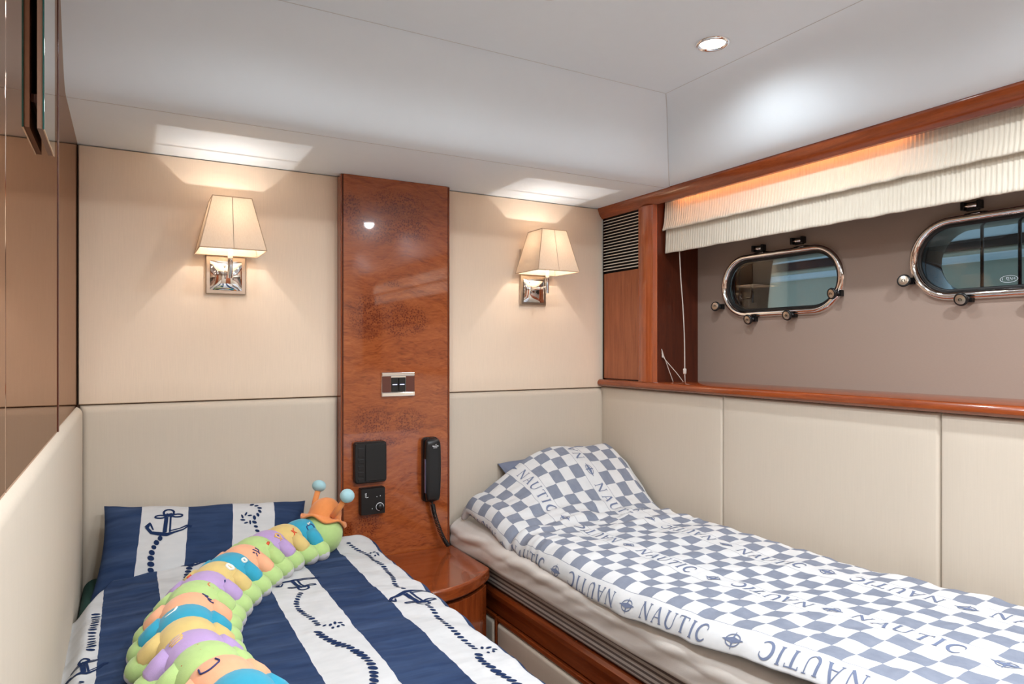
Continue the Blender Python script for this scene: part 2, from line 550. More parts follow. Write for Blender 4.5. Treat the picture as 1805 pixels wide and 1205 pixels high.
MB().box(XL - .008, XL - .002, YF, -.602, .0, Z_SEAM).build('wood_panel', M['cherry_z'], wl)

# right wall: padded dado, wooden ledge, recess with cloth-covered hull side
wr = setting('wall_right')
MB().box(XR + .014, XR + .05, YF, YB + .012, 0, Z_LEDGE - .02).build('wall_core', M['shadow_gap'], wr)
ys = [YB + .012, 1.600, .918, .235, -.45, YF + .01]
for a, b in zip(ys[:-1], ys[1:]):
    padded('padded_panel', M['pad_cloth'], wr, (XR + .014, a - .0006, .35), (0, -1, 0), (0, 0, 1), (-1, 0, 0), a - b - .0012, 1.148 - .35, .012, .009)

# portholes' outlines
PH = [dict(y=1.552, z=1.522), dict(y=.866, z=1.540)]
HA, HB = .247, .113       # half length / half height of the frame's outer edge
def stadium(cy, cz, a, b, n=18):
    """outline in (y,z), straight top and bottom, half-round ends"""
    pts = []
    for k in range(n + 1):
        t = -PI / 2 + PI * k / n
        pts.append((cy + (a - b) + b * math.cos(t), cz + b * math.sin(t)))
    for k in range(n + 1):
        t = PI / 2 + PI * k / n
        pts.append((cy - (a - b) + b * math.cos(t), cz + b * math.sin(t)))
    return pts

# hull lining with the two openings cut out
bm = bmesh.new()
edges = []
def loop(pts):
    vs = [bm.verts.new((X_HULL, p[0], p[1])) for p in pts]
    for i in range(len(vs)):
        edges.append(bm.edges.new((vs[i], vs[(i + 1) % len(vs)])))
loop([(YF, 1.12), (1.945, 1.12), (1.945, 1.95), (YF, 1.95)])
for p in PH:
    loop(stadium(p['y'], p['z'], HA - .012, HB - .012))
bmesh.ops.triangle_fill(bm, edges=edges, use_beauty=True)
bmesh.ops.recalc_face_normals(bm, faces=bm.faces)
me = bpy.data.meshes.new('hull_lining'); bm.to_mesh(me); bm.free()
me.materials.append(M['hull_cloth'])
hl = bpy.data.objects.new('hull_lining', me); link(hl, wr)
so = hl.modifiers.new('thick', 'SOLIDIFY'); so.thickness = .006; so.offset = -1 if me.polygons[0].normal.x < 0 else 1
MB().box(1.700, X_HULL + .02, 1.925, 1.945, 1.14, 1.90).build('recess_side', M['cherry_dark'], wr)
MB().box(1.700, X_HULL + .02, YF, 1.945, 1.885, 1.90).build('recess_top', M['cherry_dark'], wr)
MB().box(XR + .05, X_HULL + .25, YF - .02, YF, 0, 2.13).build('recess_end', M['cherry_dark'], wr)

# room behind the camera: bulkhead with a door, clad in pale cloth to bounce light
wf = setting('wall_front')
MB().box(XL - .05, XR + .3, YF - .05, YF, 0, 2.13).build('bulkhead', M['pad_cloth'], wf)
d1 = setting('door_1', 'cherry cabin door in the bulkhead behind the viewer')
MB().box(.62, 1.22, YF, YF + .028, .05, 1.93).build('door_leaf', M['cherry_panel'], d1, bevel=.004)
for (a, b, c, d) in ((.56, .615, .0, 1.99), (1.225, 1.28, .0, 1.99)):
    MB().box(a, b, YF, YF + .04, c, d).build('door_frame', M['cherry_z'], d1, bevel=.004)
MB().box(.56, 1.28, YF, YF + .04, 1.935, 1.99).build('door_frame', M['cherry_x'], d1, bevel=.004)
MB().tube([(.68, YF + .028, 1.0), (.68, YF + .07, 1.0), (.78, YF + .075, 1.0)], .009, 10).build('door_handle', M['chrome'], d1, smooth=True)

# wooden trims of the right wall
def trim(name, prof, y0, y1, mat, label):
    o = MB().extrude(prof, 'y', y0, y1).build(name, mat, auto=35)
    return tag(o, label, kind='structure')
trim('trim_1', [(1.668, 1.872), (1.668, 1.866), (1.674, 1.850), (1.680, 1.840), (1.690, 1.830), (1.703, 1.830), (1.703, 1.886), (1.668, 1.886)], YF, YB - .001, M['cherry_y'], 'long cherry beam over the window blind')
trim('trim_2', [(1.672, 1.152), (1.6665, 1.158), (1.6665, 1.167), (1.671, 1.174), (1.678, Z_LEDGE), (X_HULL + .01, Z_LEDGE), (X_HULL + .01, 1.150), (1.676, 1.150)], YF, YB - .001, M['cherry_y'], 'cherry ledge below the portholes')
pp = [(1.700, 2.014)] + [(1.684 + .014 * (1 - math.cos(t)) , 1.975 + .038 * math.cos(t)) for t in [PI * k / 14 for k in range(15)]]
pp = [(1.706, 2.016), (1.685, 2.016)] + [(1.685 - .010 * math.sin(PI * k / 12), 2.012 - .072 * k / 12) for k in range(13)] + [(1.685, 1.934), (1.706, 1.925)]
tag(MB().extrude(pp, 'z', Z_LEDGE, 1.832).build('trim_3', M['cherry_post'], auto=35), 'rounded cherry post between vent panel and blind', kind='structure')

# ------------------------------------------------------------------ vent panel beside the post
vp = thing('vent_panel', 'cherry panel with black slatted air grille in the corner', 'air vent', (1.69, 2.13, Z_LEDGE))
def rel(o):
    """mesh built in world coordinates, parented to a thing with a location"""
    def fix(child):
        child.matrix_parent_inverse = o.matrix_basis.inverted()
        return child
    return fix
bpy.context.view_layer.update()
R_ = rel(vp)
VY0, VY1 = 2.0185, 2.2365
R_(MB().box(1.689, 1.705, VY0, VY1, Z_LEDGE + .004, 1.605).build('wood_panel', M['cherry_panel'], vp, bevel=.0015))
R_(MB().box(1.699, 1.712, VY0, VY1, 1.607, 1.8295).build('grille_backing', M['void'], vp))
NS = 18
proto = None
for k in range(NS):
    z = 1.614 + k * (1.8275 - 1.612) / NS
    if proto is None:
        proto = R_(MB().extrude([(1.688, 0), (1.688, .0030), (1.698, .0060), (1.698, .0034)], 'y', VY0, VY1).build('slat', M['slat'], vp))
        s_ = proto
    else:
        s_ = proto.copy(); link(s_)
    s_.location.z = z
R_(MB().box(1.687, 1.700, VY0 - .0025, VY0, Z_LEDGE, 1.8295).build('edge_strip', M['cherry_dark'], vp))
R_(MB().box(1.687, 1.700, VY1, YB - .0135, Z_LEDGE, 1.8295).build('edge_strip', M['cherry_z'], vp))

# ------------------------------------------------------------------ portholes
def make_porthole(i, p, knobs, hinges, bars):
    w = setting('window_%d' % (i + 1), ['oval chrome porthole next to the wooden recess side', 'oval chrome porthole cut by the picture edge with two bars outside'][i])
    cy, cz = p['y'], p['z']
    # frame: rounded ring swept around the outline
    prof = [(0.0, 0.0), (.002, .008), (.006, .0145), (.012, .017), (.018, .0155), (.0225, .010), (.024, .003), (.024, -.004)]   # (inset from outer edge, height towards the cabin)
    rows = []
    for ins, hh in prof:
        rows.append([(X_HULL - hh, q[0], q[1]) for q in stadium(cy, cz, HA - ins, HB - ins, 24)])
    fr = MB().grid(rows, closed_v=True).build('frame', M['chrome'], w, smooth=True)
    # gasket
    rows = [[(X_HULL - hh, q[0], q[1]) for q in stadium(cy, cz, HA - ins, HB - ins, 24)] for ins, hh in ((.0235, .002), (.026, .0035), (.031, .002), (.031, -.004))]
    MB().grid(rows, closed_v=True).build('gasket', M['rubber'], w, smooth=True)
    # pane
    st = stadium(cy, cz, HA - .024, HB - .024, 24)
    MB().extrude(st, 'x', X_HULL + .001, X_HULL + .007).build('pane', M['glass'], w)
    # tunnel through the hull
    rows = [[(xx, q[0], q[1]) for q in stadium(cy, cz, HA - ins, HB - ins, 24)] for xx, ins in ((X_HULL + .008, .026), (X_HULL + .02, .030), (X_HULL + .095, .030), (X_HULL + .11, .026))]
    MB().grid(rows, closed_v=True).build('hull_tunnel', M['tunnel'], w, smooth=True)
    for (ky, kz, tilt) in knobs:
        o = Vector((X_HULL, ky, kz))
        d = Vector((-1, .25 * math.cos(tilt), .25 * math.sin(tilt))).normalized()
        mb = MB()
        mb.box(X_HULL - .014, X_HULL, ky - .016, ky + .004, kz - .009, kz + .009)
        mb.tube([o + Vector((-.010, -.006, 0)), o + Vector((-.016, .0, 0)), o + Vector((-.022, .002, 0)) + d * .006], [.0075, .008, .007], 10)
        k = mb.build('latch', M['black'], w, auto=40)
        c = o + Vector((-.022, .002, 0))
        head = MB().lathe([(.001, .000), (.010, .001), (.0165, .004), (.0178, .008), (.0168, .0115), (.0132, .0128), (.0128, .0125)], c, d, 24).build('knob', M['black'], k, smooth=True)
        MB().lathe([(.001, .0132), (.0105, .0130), (.0129, .0122)], c, d, 24).build('knob_cap', M['nickel'], k, smooth=True)
        x = d.orthogonal().normalized(); y = d.cross(x)
        arc = [c + d * .0137 + (x * math.cos(t) + y * math.sin(t)) * .0036 for t in [PI * 1.6 * q / 10 for q in range(11)]]
        MB().tube(arc, .0009, 6).build('knob_mark', M['black'], k, smooth=True)
    for (hy, hz) in hinges:
        mb = MB()
        mb.box(X_HULL - .020, X_HULL, hy - .024, hy - .015, hz - .010, hz + .012)
        mb.box(X_HULL - .020, X_HULL, hy + .015, hy + .024, hz - .010, hz + .012)
        h = mb.build('hinge', M['black'], w, bevel=.002)
        MB().tube([(X_HULL - .014, hy - .022, hz), (X_HULL - .014, hy + .022, hz)], .0055, 12).build('hinge_pin', M['chrome'], h, smooth=True)
        MB().box(X_HULL - .007, X_HULL, hy - .015, hy + .015, hz - .012, hz + .010).build('hinge_leaf', M['black_matte'], h)
    for by in bars:
        MB().tube([(X_HULL + .115, by, cz - HB), (X_HULL + .115, by, cz + HB)], .0045, 8).build('bar', M['bar'], w, smooth=True)
    return w
M['tunnel'] = plain('hull_tunnel', lin(60, 66, 72), .08, .6)
M['bar'] = plain('window_bar', lin(40, 42, 46), .4, .5)
make_porthole(0, PH[0], [(1.806, 1.455, 2.6), (1.655, 1.404, -1.6), (1.494, 1.412, -1.5), (1.330, 1.470, -.6)], [(1.628, 1.645), (1.470, 1.650)], [])
w2 = make_porthole(1, PH[1], [(1.112, 1.488, 2.6), (.962, 1.430, -1.6), (.80, 1.428, -1.5), (.64, 1.488, -.6)], [(.948, 1.668), (.79, 1.668)], [.985, .895])
# maker's mark etched on the second pane: oval with small characters
mk = MB()
ell = [(X_HULL + .0005, .868 + .0195 * math.cos(t), 1.4735 + .0085 * math.sin(t)) for t in [2 * PI * k / 40 for k in range(41)]]
mk.tube(ell, .0005, 5)
for pts in ([(.0145, .003), (.0145, -.0025)], [(.005, .0045), (.005, -.0005), (.001, -.0005), (.001, .0045), (.005, .0045)], [(-.003, .0045), (-.003, .0005)], [(-.004, .0015), (-.0065, -.0025), (-.0095, .001), (-.0075, .003)], [(-.0125, .003), (-.013, -.0015)], [(.0035, -.003), (-.0015, -.003)]):
    mk.tube([(X_HULL + .0005, .868 + a, 1.4735 + b) for a, b in pts], .0005, 5)
mk.build('etched_mark', M['white_print'], w2)

# neighbouring boat outside
nb = thing('neighbouring_hull', 'grey hull of another boat seen through the portholes', 'boat', (3.4, 1.2, 0))
R2 = rel(nb)
bpy.context.view_layer.update()
M['nb_grey'] = plain('hull_grey', lin(196, 192, 172), .5, var=.06)
M['nb_white'] = plain('hull_white', lin(226, 232, 236), .4)
R2(MB().extrude([(3.4, -.6), (3.15, .6), (3.05, 1.70), (3.06, 1.72), (3.9, 1.72), (4.1, -.6)], 'y', -2, 5).build('hull_side', M['nb_grey'], nb))
for z0, z1, xx in ((1.755, 1.80, 3.02), (1.66, 1.69, 3.03)):
    R2(MB().box(xx, 3.3, -2, 5, z0, z1).build('rub_rail', M['nb_white'], nb, bevel=.008))
R2(MB().box(3.045, 3.3, -2, 5, 1.715, 1.758).build('dark_strake', M['black_matte'], nb))

# ------------------------------------------------------------------ roman blind, its cords and the warm light strip
def make_blind():
    t = thing('roman_blind', 'pleated cream roman blind pulled up above the portholes', 'blind', (1.72, 1.0, 1.65))
    bpy.context.view_layer.update()
    Rb = rel(t)
    y0, y1 = -.9, 1.918
    N = 1000
    def tier(prof, seed):
        rows = []
        ph = 0.0
        rnd = random.Random(seed)
        for k in range(N + 1):
            y = y1 + (y0 - y1) * k / N
            q = noise.noise(Vector((y * 9, seed, 0)))
            rip = (.0017 + .0008 * noise.noise(Vector((y * 14, 4, seed)))) * math.sin(2 * PI * y / .0112 + 3.0 * q + seed) + .0010 * noise.noise(Vector((y * 60, seed + 3, 0)))
            row = []
            for (x, z, amp) in prof:
                dz = .0025 * noise.noise(Vector((y * 22, z * 8, seed))) if amp < .95 else 0
                row.append((x - rip * amp + .0015 * noise.noise(Vector((y * 25, z * 30, seed))), y, z + dz))
            rows.append(row)
        return rows
    up = [(1.728, 1.880, 1), (1.727, 1.85, 1), (1.7265, 1.82, 1), (1.725, 1.79, 1), (1.722, 1.765, 1), (1.7175, 1.748, .9), (1.7145, 1.739, .7), (1.7165, 1.7345, .6), (1.723, 1.7375, .6), (1.728, 1.752, .7)]
    lo = [(1.732, 1.770, 1), (1.7315, 1.745, 1), (1.731, 1.72, 1), (1.730, 1.695, 1), (1.729, 1.675, .95), (1.7275, 1.660, .8), (1.727, 1.6535, .6), (1.730, 1.6515, .5), (1.735, 1.6545, .5), (1.737, 1.668, .5), (1.738, 1.70, .5)]
    Rb(MB().grid(tier(up, 2)).build('upper_fold', M['blind'], t, smooth=True))
    Rb(MB().grid(tier(lo, 5)).build('lower_fold', M['blind'], t, smooth=True))
    Rb(MB().box(1.728, 1.752, y0, y1, 1.868, 1.884).build('head_rail', M['slat'], t))
make_blind()
ls = thing('light_strip', 'warm orange light strip tucked behind the cherry beam', 'lamp', (1.7105, 1.45, 1.872))
bpy.context.view_layer.update()
rel(ls)(MB().box(1.704, 1.718, 1.00, 1.915, 1.8765, 1.8845).build('housing', M['slat'], ls))
rel(ls)(MB().box(1.706, 1.716, 1.005, 1.910, 1.8745, 1.8764).build('led_diffuser', M['strip_glow'], ls))

bc = thing('blind_cord', 'white pull cord with a small toggle hanging below the blind', 'cord', (1.76, 1.86, Z_LEDGE))
bpy.context.view_layer.update()
Rc = rel(bc)
cp = catmull([(1.745, 1.860, 1.67), (1.750, 1.858, 1.56), (1.757, 1.854, 1.45), (1.760, 1.850, 1.34), (1.760, 1.848, 1.235), (1.760, 1.848, 1.225)], 8)
Rc(MB().tube(cp, .0020, 7).build('cord', M['cord'], bc, smooth=True))
Rc(MB().lathe([(.001, .022), (.005, .021), (.0062, .018), (.006, .005), (.004, .001), (.001, 0)], (1.760, 1.848, 1.208), (0, 0, 1), 16).build('toggle', M['cord'], bc, smooth=True))
Rc(MB().tube([(1.760, 1.848, 1.210), (1.761, 1.847, Z_LEDGE + .001)], .0014, 6).build('cord_end', M['cord'], bc, smooth=True))
lc = MB()
lc.tube(catmull([(1.716, 1.921, 1.290), (1.726, 1.914, 1.262), (1.740, 1.905, 1.215), (1.752, 1.900, Z_LEDGE + .002)], 6), .0014, 6)
lc.tube(catmull([(1.716, 1.921, 1.285), (1.722, 1.910, 1.262), (1.748, 1.880, 1.215), (1.770, 1.866, Z_LEDGE + .002)], 6), .0014, 6)
lc.tube(catmull([(1.715, 1.921, 1.30), (1.717, 1.918, 1.288), (1.721, 1.917, 1.275), (1.715, 1.917, 1.27), (1.717, 1.919, 1.285), (1.7145, 1.92, 1.30)], 5), .0016, 6)
tag(lc.build('cord_loop', M['cord'], smooth=True), 'knotted loop of thin white cord against the dark recess side', 'cord')

# ------------------------------------------------------------------ burl panel and what is mounted on it
bp = thing('burl_panel', 'tall glossy burl wood panel between the two beds', 'panel', ((BX0 + BX1) / 2, YB, .60))
bpy.context.view_layer.update()
Rp = rel(bp)
YP = 2.205
Rp(MB().box(BX0 + .0085, BX1 - .0085, YP, YB, .60, Z_SOF - .001).build('veneer_board', M['burl'], bp))
Rp(MB().box(BX0 + .0065, BX0 + .0085, YP + .002, YB, .60, Z_SOF - .001).build('groove', M['shadow_gap'], bp))
Rp(MB().box(BX1 - .0085, BX1 - .0065, YP + .002, YB, .60, Z_SOF - .001).build('groove', M['shadow_gap'], bp))
Rp(MB().box(BX0, BX0 + .0065, YP, YB, .60, Z_SOF - .001).build('edging', M['cherry_z'], bp, bevel=.003, seg=3))
Rp(MB().box(BX1 - .0065, BX1, YP, YB, .60, Z_SOF - .001).build('edging', M['cherry_z'], bp, bevel=.003, seg=3))

# light switch
sw = thing('light_switch', 'chrome switch plate with two black rockers on the burl panel', 'light switch', (.798, YP, 1.181))
def L(mb, name, mat, parent, **k):
    return mb.build(name, mat, parent, **k)
L(MB().box(-.0585, .0585, -.006, 0, -.0405, .0405), 'plate', M['chrome'], sw, bevel=.002)
L(MB().box(-.0585, .0585, -.0105, -.006, .0285, .0405), 'chrome_bar', M['chrome'], sw, bevel=.003, seg=3)
L(MB().box(-.0585, .0585, -.0105, -.006, -.0405, -.0265), 'chrome_bar', M['chrome'], sw, bevel=.003, seg=3)
for a, b in ((-.0575, -.026), (.027, .0575)):
    L(MB().box(a, b, -.0075, -.006, -.0262, .0275), 'wood_insert', M['brown_insert'], sw)
for a in (-.0245, .0010):
    r = L(MB().box(a, a + .0242, -.0100, -.006, -.0258, .0235), 'rocker', M['black'], sw, bevel=.0015)
    L(MB().box(a + .003, a + .019, -.0106, -.0099, -.0015, .0005), 'indicator', M['led_blue'], r)

# black speaker-like handset station (square box with a keypad strip)
sb = thing('intercom_box', 'square black wall box with a column of flat keys', 'intercom', (.698, YP, .9275))
def rbox(w, h, d, r, n=5, taper=.0):
    """rounded-corner block standing off the wall, local x/z, front at -d"""
    pts = []
    for cx, cz, a0 in ((w / 2 - r, h / 2 - r, 0), (-w / 2 + r, h / 2 - r, PI / 2), (-w / 2 + r, -h / 2 + r, PI), (w / 2 - r, -h / 2 + r, 1.5 * PI)):
        for k in range(n + 1):
            t = a0 + PI / 2 * k / n
            pts.append((cx + r * math.cos(t), cz + r * math.sin(t)))
    rows = []
    for q, dd in ((1.0, 0), (1.0, -d * .75), (1 - taper * .4, -d * .92), (1 - taper, -d)):
        rows.append([(x * q, dd, z * q) for x, z in pts])
    mb = MB().grid(rows, closed_v=True)
    b = 3 * len(pts)
    mb.f.append(tuple(b + k for k in range(len(pts))))
    return mb
L(rbox(.108, .135, .024, .010, taper=.05), 'body', M['black'], sb, auto=35)
L(MB().box(-.020, .049, -.0275, -.0235, -.060, .060), 'lid', M['black_matte'], sb, bevel=.004, seg=3)
for k in range(5):
    L(MB().box(-.044, -.025, -.0255, -.0235, .030 - k * .021 - .010, .030 - k * .021 + (.020 if k == 0 else .004)), 'key', M['black'], sb, bevel=.001)

# thermostat with knob and printed marks
th = thing('thermostat', 'small square black thermostat with a round white-ringed dial', 'thermostat', (.7045, YP, .800))
L(rbox(.083, .088, .026, .004, taper=.04), 'body', M['black'], th, auto=35)
L(MB().lathe([(.0105, 0), (.0105, .010), (.0095, .012), (.001, .0122)], (.022, -.0255, -.020), (0, -1, 0), 24), 'dial', M['black'], th, smooth=True)
def ring(c, r, a0, a1, w, y):
    return [(c[0] + r * math.cos(a0 + (a1 - a0) * k / 24), y, c[1] + r * math.sin(a0 + (a1 - a0) * k / 24)) for k in range(25)]
L(MB().tube(ring((.022, -.020), .0128, -1.6, -1.6 - 5.6, 0, -.0266), .0011, 6), 'dial_ring', M['white_print'], th, smooth=True)
wv = MB()
zz = [(-.028, .027), (-.0225, .0285), (-.028, .0235), (-.0225, .0245), (-.028, .0195), (-.0225, .0205), (-.027, .0155), (-.023, .0140), (-.017, .0150)]
wv.tube([(a, -.0266, b) for a, b in zz], .0008, 5)
L(wv, 'printed_logo', M['white_print'], th)
for a, b in ((.012, .014), (.0235, .016), (-.004, -.024)):
    L(MB().box(a - .001, a + .001, -.0272, -.0262, b - .0014, b + .0014), 'printed_dot', M['white_print'], th)

# telephone
ph = thing('wall_telephone', 'black slim handset telephone with a coiled cord', 'telephone', (.912, YP, .885))
L(rbox(.058, .222, .018, .014, taper=.03), 'cradle', M['black'], ph, auto=35)
def handset():
    mb = MB()
    rows = []
    H = .224
    n = 26
    for i in range(n + 1):
        t = i / n
        z = H / 2 - H * t
        # side profile: full at the ear and mouth ends, slightly hollow between
        e = min(1.0, math.sqrt(max(0, 1 - (abs(2 * t - 1)) ** 14)))
        thick = (.030 - .006 * math.sin(PI * t)) * max(e, .02)
        wid = (.0255 + .0045 * math.sin(PI * (t * .9 + .05)) - .002 * t) * max(e ** .6, .05)
        base = -.016 - .004 * math.sin(PI * t)
        row = []
        m = 20
        for k in range(m):
            a = 2 * PI * k / m
            cx_, sx_ = math.cos(a), math.sin(a)
            ex = math.copysign(abs(cx_) ** .55, cx_); ey = math.copysign(abs(sx_) ** .55, sx_)
            row.append((wid * ex, base - thick / 2 - thick / 2 * ey, z))
        rows.append(row)
    mb.grid(rows, closed_v=True)
    mb.f.append(tuple(range(20))); mb.f.append(tuple(n * 20 + k for k in range(20)))
    return mb
hs = L(handset(), 'handset', M['black'], ph, smooth=True)
L(MB().box(-.0295, -.0282, -.040, -.026, -.075, .040), 'key_strip', M['steel_blue'], hs)
pr = MB()
pr.tube([(.004, -.0467, .0885), (.009, -.0467, .0895)], .0006, 5)
for k in range(7):
    x = -.006 + k * .0032
    pr.box(x, x + .0023, -.0470, -.0460, .0825, .0862 if k in (0, 5) else .0852)
for k in range(5):
    x = -.003 + k * .0028
    pr.box(x, x + .0020, -.0470, -.0460, .0775, .0795)
L(pr, 'printed_name', M['white_print'], hs)
cc = catmull([(0.000, -.022, -.108), (.004, -.026, -.125), (.010, -.026, -.155), (.022, -.030, -.195), (.036, -.040, -.235), (.050, -.055, -.262)], 12)
hel = []
for i in range(0, 60 * 14 + 1):
    s = i / (60 * 14)
    f = .14 + .86 * s
    q = f * (len(cc) - 1); a = int(min(q, len(cc) - 2)); p = cc[a].lerp(cc[a + 1], q - a)
    tn = (cc[a + 1] - cc[a]).normalized()
    x = tn.orthogonal().normalized(); y = tn.cross(x)
    an = 2 * PI * 34 * s
    hel.append(p + (x * math.cos(an) + y * math.sin(an)) * .0062)
mb = MB().tube(hel, .0019, 5)
mb.tube(cc[:int(.16 * len(cc)) + 2], [.006, .0055, .005, .0045, .004, .0035, .003, .003, .003, .003, .003][:len(cc[:int(.16 * len(cc)) + 2])], 8)
L(mb, 'coiled_cord', M['black'], ph, smooth=True)

# ------------------------------------------------------------------ wall sconces
def make_sconce(X, label):
    YW = YB - .0005
    t = thing('wall_sconce', label, 'lamp', (X, YW, 1.467), group='wall sconces over the beds')
    L(MB().box(-.057, .057, -.010, 0, 0, .213), 'back_plate', M['nickel'], t, bevel=.003)
    rows = []
    n = 14
    for i in range(n + 1):
        a = -.045 + .090 * i / n
        rows.append([(a, -.0105 - .016 * (max(0, 1 - (a / .0455) ** 2) * max(0, 1 - ((k / n - .5) / .505) ** 2)) ** .5, .012 + .088 * k / n) for k in range(n + 1)])
    L(MB().grid(rows), 'chrome_boss', M['chrome'], t, smooth=True)
    L(MB().tube([(0, -.022, .062), (0, -.108, .062)], .0045, 12), 'arm', M['chrome'], t, smooth=True)
    L(MB().tube([(0, -.108, .040), (0, -.108, .150)], .0072, 14), 'stem', M['chrome'], t, smooth=True)
    L(MB().tube([(0, -.1065, .150), (0, -.1065, .169)], .0105, 14), 'lamp_holder', M['white_print'], t, smooth=True)
    # shade: four cloth sides on a square frame
    cyl = -.1065
    b, tp, z0, z1 = .0885, .0525, .116, .268
    B = [(-b, cyl - .082, z0), (b, cyl - .082, z0), (b, cyl + .082, z0), (-b, cyl + .082, z0)]
    T = [(-tp, cyl - .050, z1), (tp, cyl - .050, z1), (tp, cyl + .050, z1), (-tp, cyl + .050, z1)]
    sh = MB()
    for k in range(4):
        a0, a1, c0, c1 = Vector(B[k]), Vector(B[(k + 1) % 4]), Vector(T[k]), Vector(T[(k + 1) % 4])
        sh.grid([[a0.lerp(a1, i / 8).lerp(c0.lerp(c1, i / 8), j / 6) for i in range(9)] for j in range(7)])
    shade = L(sh, 'shade', M['shade'], t)
    tr = MB()
    tr.tube(B + [B[0]], .0017, 6); tr.tube(T + [T[0]], .0015, 6)
    for k in range(4):
        tr.tube([B[k], T[k]], .0014, 6)
    m0 = (Vector(B[0]) + Vector(B[1])) / 2; m1 = (Vector(T[0]) + Vector(T[1])) / 2
    tr.tube([m0 + Vector((0, .001, 0)), m1 + Vector((0, .001, 0))], .0014, 6)
    tr.tube([Vector((0, cyl, z1 - .012)), Vector((-tp, cyl, z1 - .004))], .001, 5)
    tr.tube([Vector((0, cyl, z1 - .012)), Vector((tp, cyl, z1 - .004))], .001, 5)
    L(tr, 'shade_frame', M['shade_trim'], shade)
    L(MB().lathe([(.004, -.026), (.008, -.018), (.010, -.004), (.008, .010), (.003, .020), (.0005, .022)], (0, cyl, .1935), (0, 0, 1), 14), 'bulb', M['bulb_glow'], t, smooth=True)
    ld = bpy.data.lights.new('sconce_light', 'POINT')
    ld.energy = SCONCE_W; ld.color = (1, .975, .945); ld.shadow_soft_size = .002
    lo = bpy.data.objects.new('sconce_light', ld)
    lo.location = (0, cyl, .2205)
    link(lo, t)
    return t
make_sconce(.262, 'square-shaded chrome sconce over the striped bed, nearer the bronze mirror')
make_sconce(1.357, 'square-shaded chrome sconce over the checked bed, nearer the air grille')

# ------------------------------------------------------------------ ceiling downlights
def make_downlight(x, y, label, watt=DOWNLIGHT_W):
    t = thing('ceiling_downlight', label, 'lamp', (x, y, Z_CEIL), group='recessed ceiling downlights')
    L(MB().lathe([(.044, 0), (.044, -.003), (.041, -.0055), (.036, -.006), (.033, -.004), (.031, -.001)], (0, 0, 0), (0, 0, 1), 32), 'trim_ring', M['chrome'], t, smooth=True)
    L(MB().lathe([(.0315, -.0015), (.016, -.0022), (.0005, -.0025)], (0, 0, 0), (0, 0, 1), 32), 'lens', M['downlight_glow'], t, smooth=True)
    ld = bpy.data.lights.new('downlight', 'SPOT')
    ld.energy = watt; ld.color = (.90, .957, 1.0); ld.spot_size = math.radians(170); ld.spot_blend = .7; ld.shadow_soft_size = .028
    lo = bpy.data.objects.new('downlight', ld)
    lo.location = (0, 0, -.008)
    link(lo, t)
make_downlight(1.318, 1.283, 'lit round downlight near the ceiling corner above the checked bed')
make_downlight(.808, 1.262, 'round downlight in the row over the beds, cut by the upper picture edge')
make_downlight(.300, 1.300, 'round downlight in the row over the beds, nearest the bronze mirror')
for (x, y, q) in ((1.318, .25, 'over the foot of the checked bed'), (.808, .25, 'over the gangway between the beds'), (.30, .25, 'over the foot of the striped bed'), (1.318, -.75, 'near the cabin door'), (.55, -.75, 'by the door and the bronze mirror')):
    make_downlight(x, y, 'added fill downlight ' + q, REAR_FILL_W)  # unseen lamps added out of view to fill the cabin with light

# ------------------------------------------------------------------ mirror hung on the bronze mirror wall
hm = thing('wall_mirror', 'narrow glass mirror on a thin board hung flat against the bronze mirror', 'mirror', (XL, 1.28, 1.62))
bpy.context.view_layer.update()
Rm = rel(hm)
Rm(MB().box(XL + .0060, XL + .0125, 1.200, 1.360, 1.620, 2.08).build('backing_board', M['board_edge'], hm))
Rm(MB().box(XL + .0127, XL + .0152, 1.199, 1.361, 1.619, 2.08).build('glass', M['silver'], hm, bevel=.0006))
Rm(MB().box(XL + .0128, XL + .0150, 1.1975, 1.199, 1.619, 2.08).build('glass_rim', M['glass_edge'], hm))
for z in (1.66, 2.03):
    Rm(MB().box(XL + .0016, XL + .0059, 1.21, 1.35, z, z + .012).build('mount', M['cherry_dark'], hm))

# ------------------------------------------------------------------ nightstand
NX0, NX1 = .592, 1.000
ns = thing('nightstand', 'bow-fronted cherry nightstand between the beds', 'nightstand', ((NX0 + NX1) / 2, 2.0, 0))
bpy.context.view_layer.update()
Rn = rel(ns)
def bow(inset):
    xs = [NX0 + (NX1 - NX0) * k / 20 for k in range(21)]
    fr = [(x, 1.800 + inset + 2.3 * (x - .775) ** 2) for x in xs]
    return fr + [(NX1, YP - .002), (NX0, YP - .002)]
Rn(MB().extrude(bow(0), 'z', .572, .610).build('top', M['cherry_x'], ns, bevel=.008, seg=4))
Rn(MB().extrude(bow(.030), 'z', .08, .562).build('body', M['cherry_dark'], ns))
xs = [NX0 + .008 + (NX1 - NX0 - .022) * k / 20 for k in range(21)]
dp = [(x, 1.812 + 2.3 * (x - .775) ** 2) for x in xs] + [(x, 1.829 + 2.3 * (x - .775) ** 2) for x in reversed(xs)]
Rn(MB().extrude(dp, 'z', .10, .558).build('door', M['cherry_z'], ns, bevel=.002))
Rn(MB().extrude(bow(.040), 'z', 0, .08).build('plinth', M['cherry_dark'], ns))

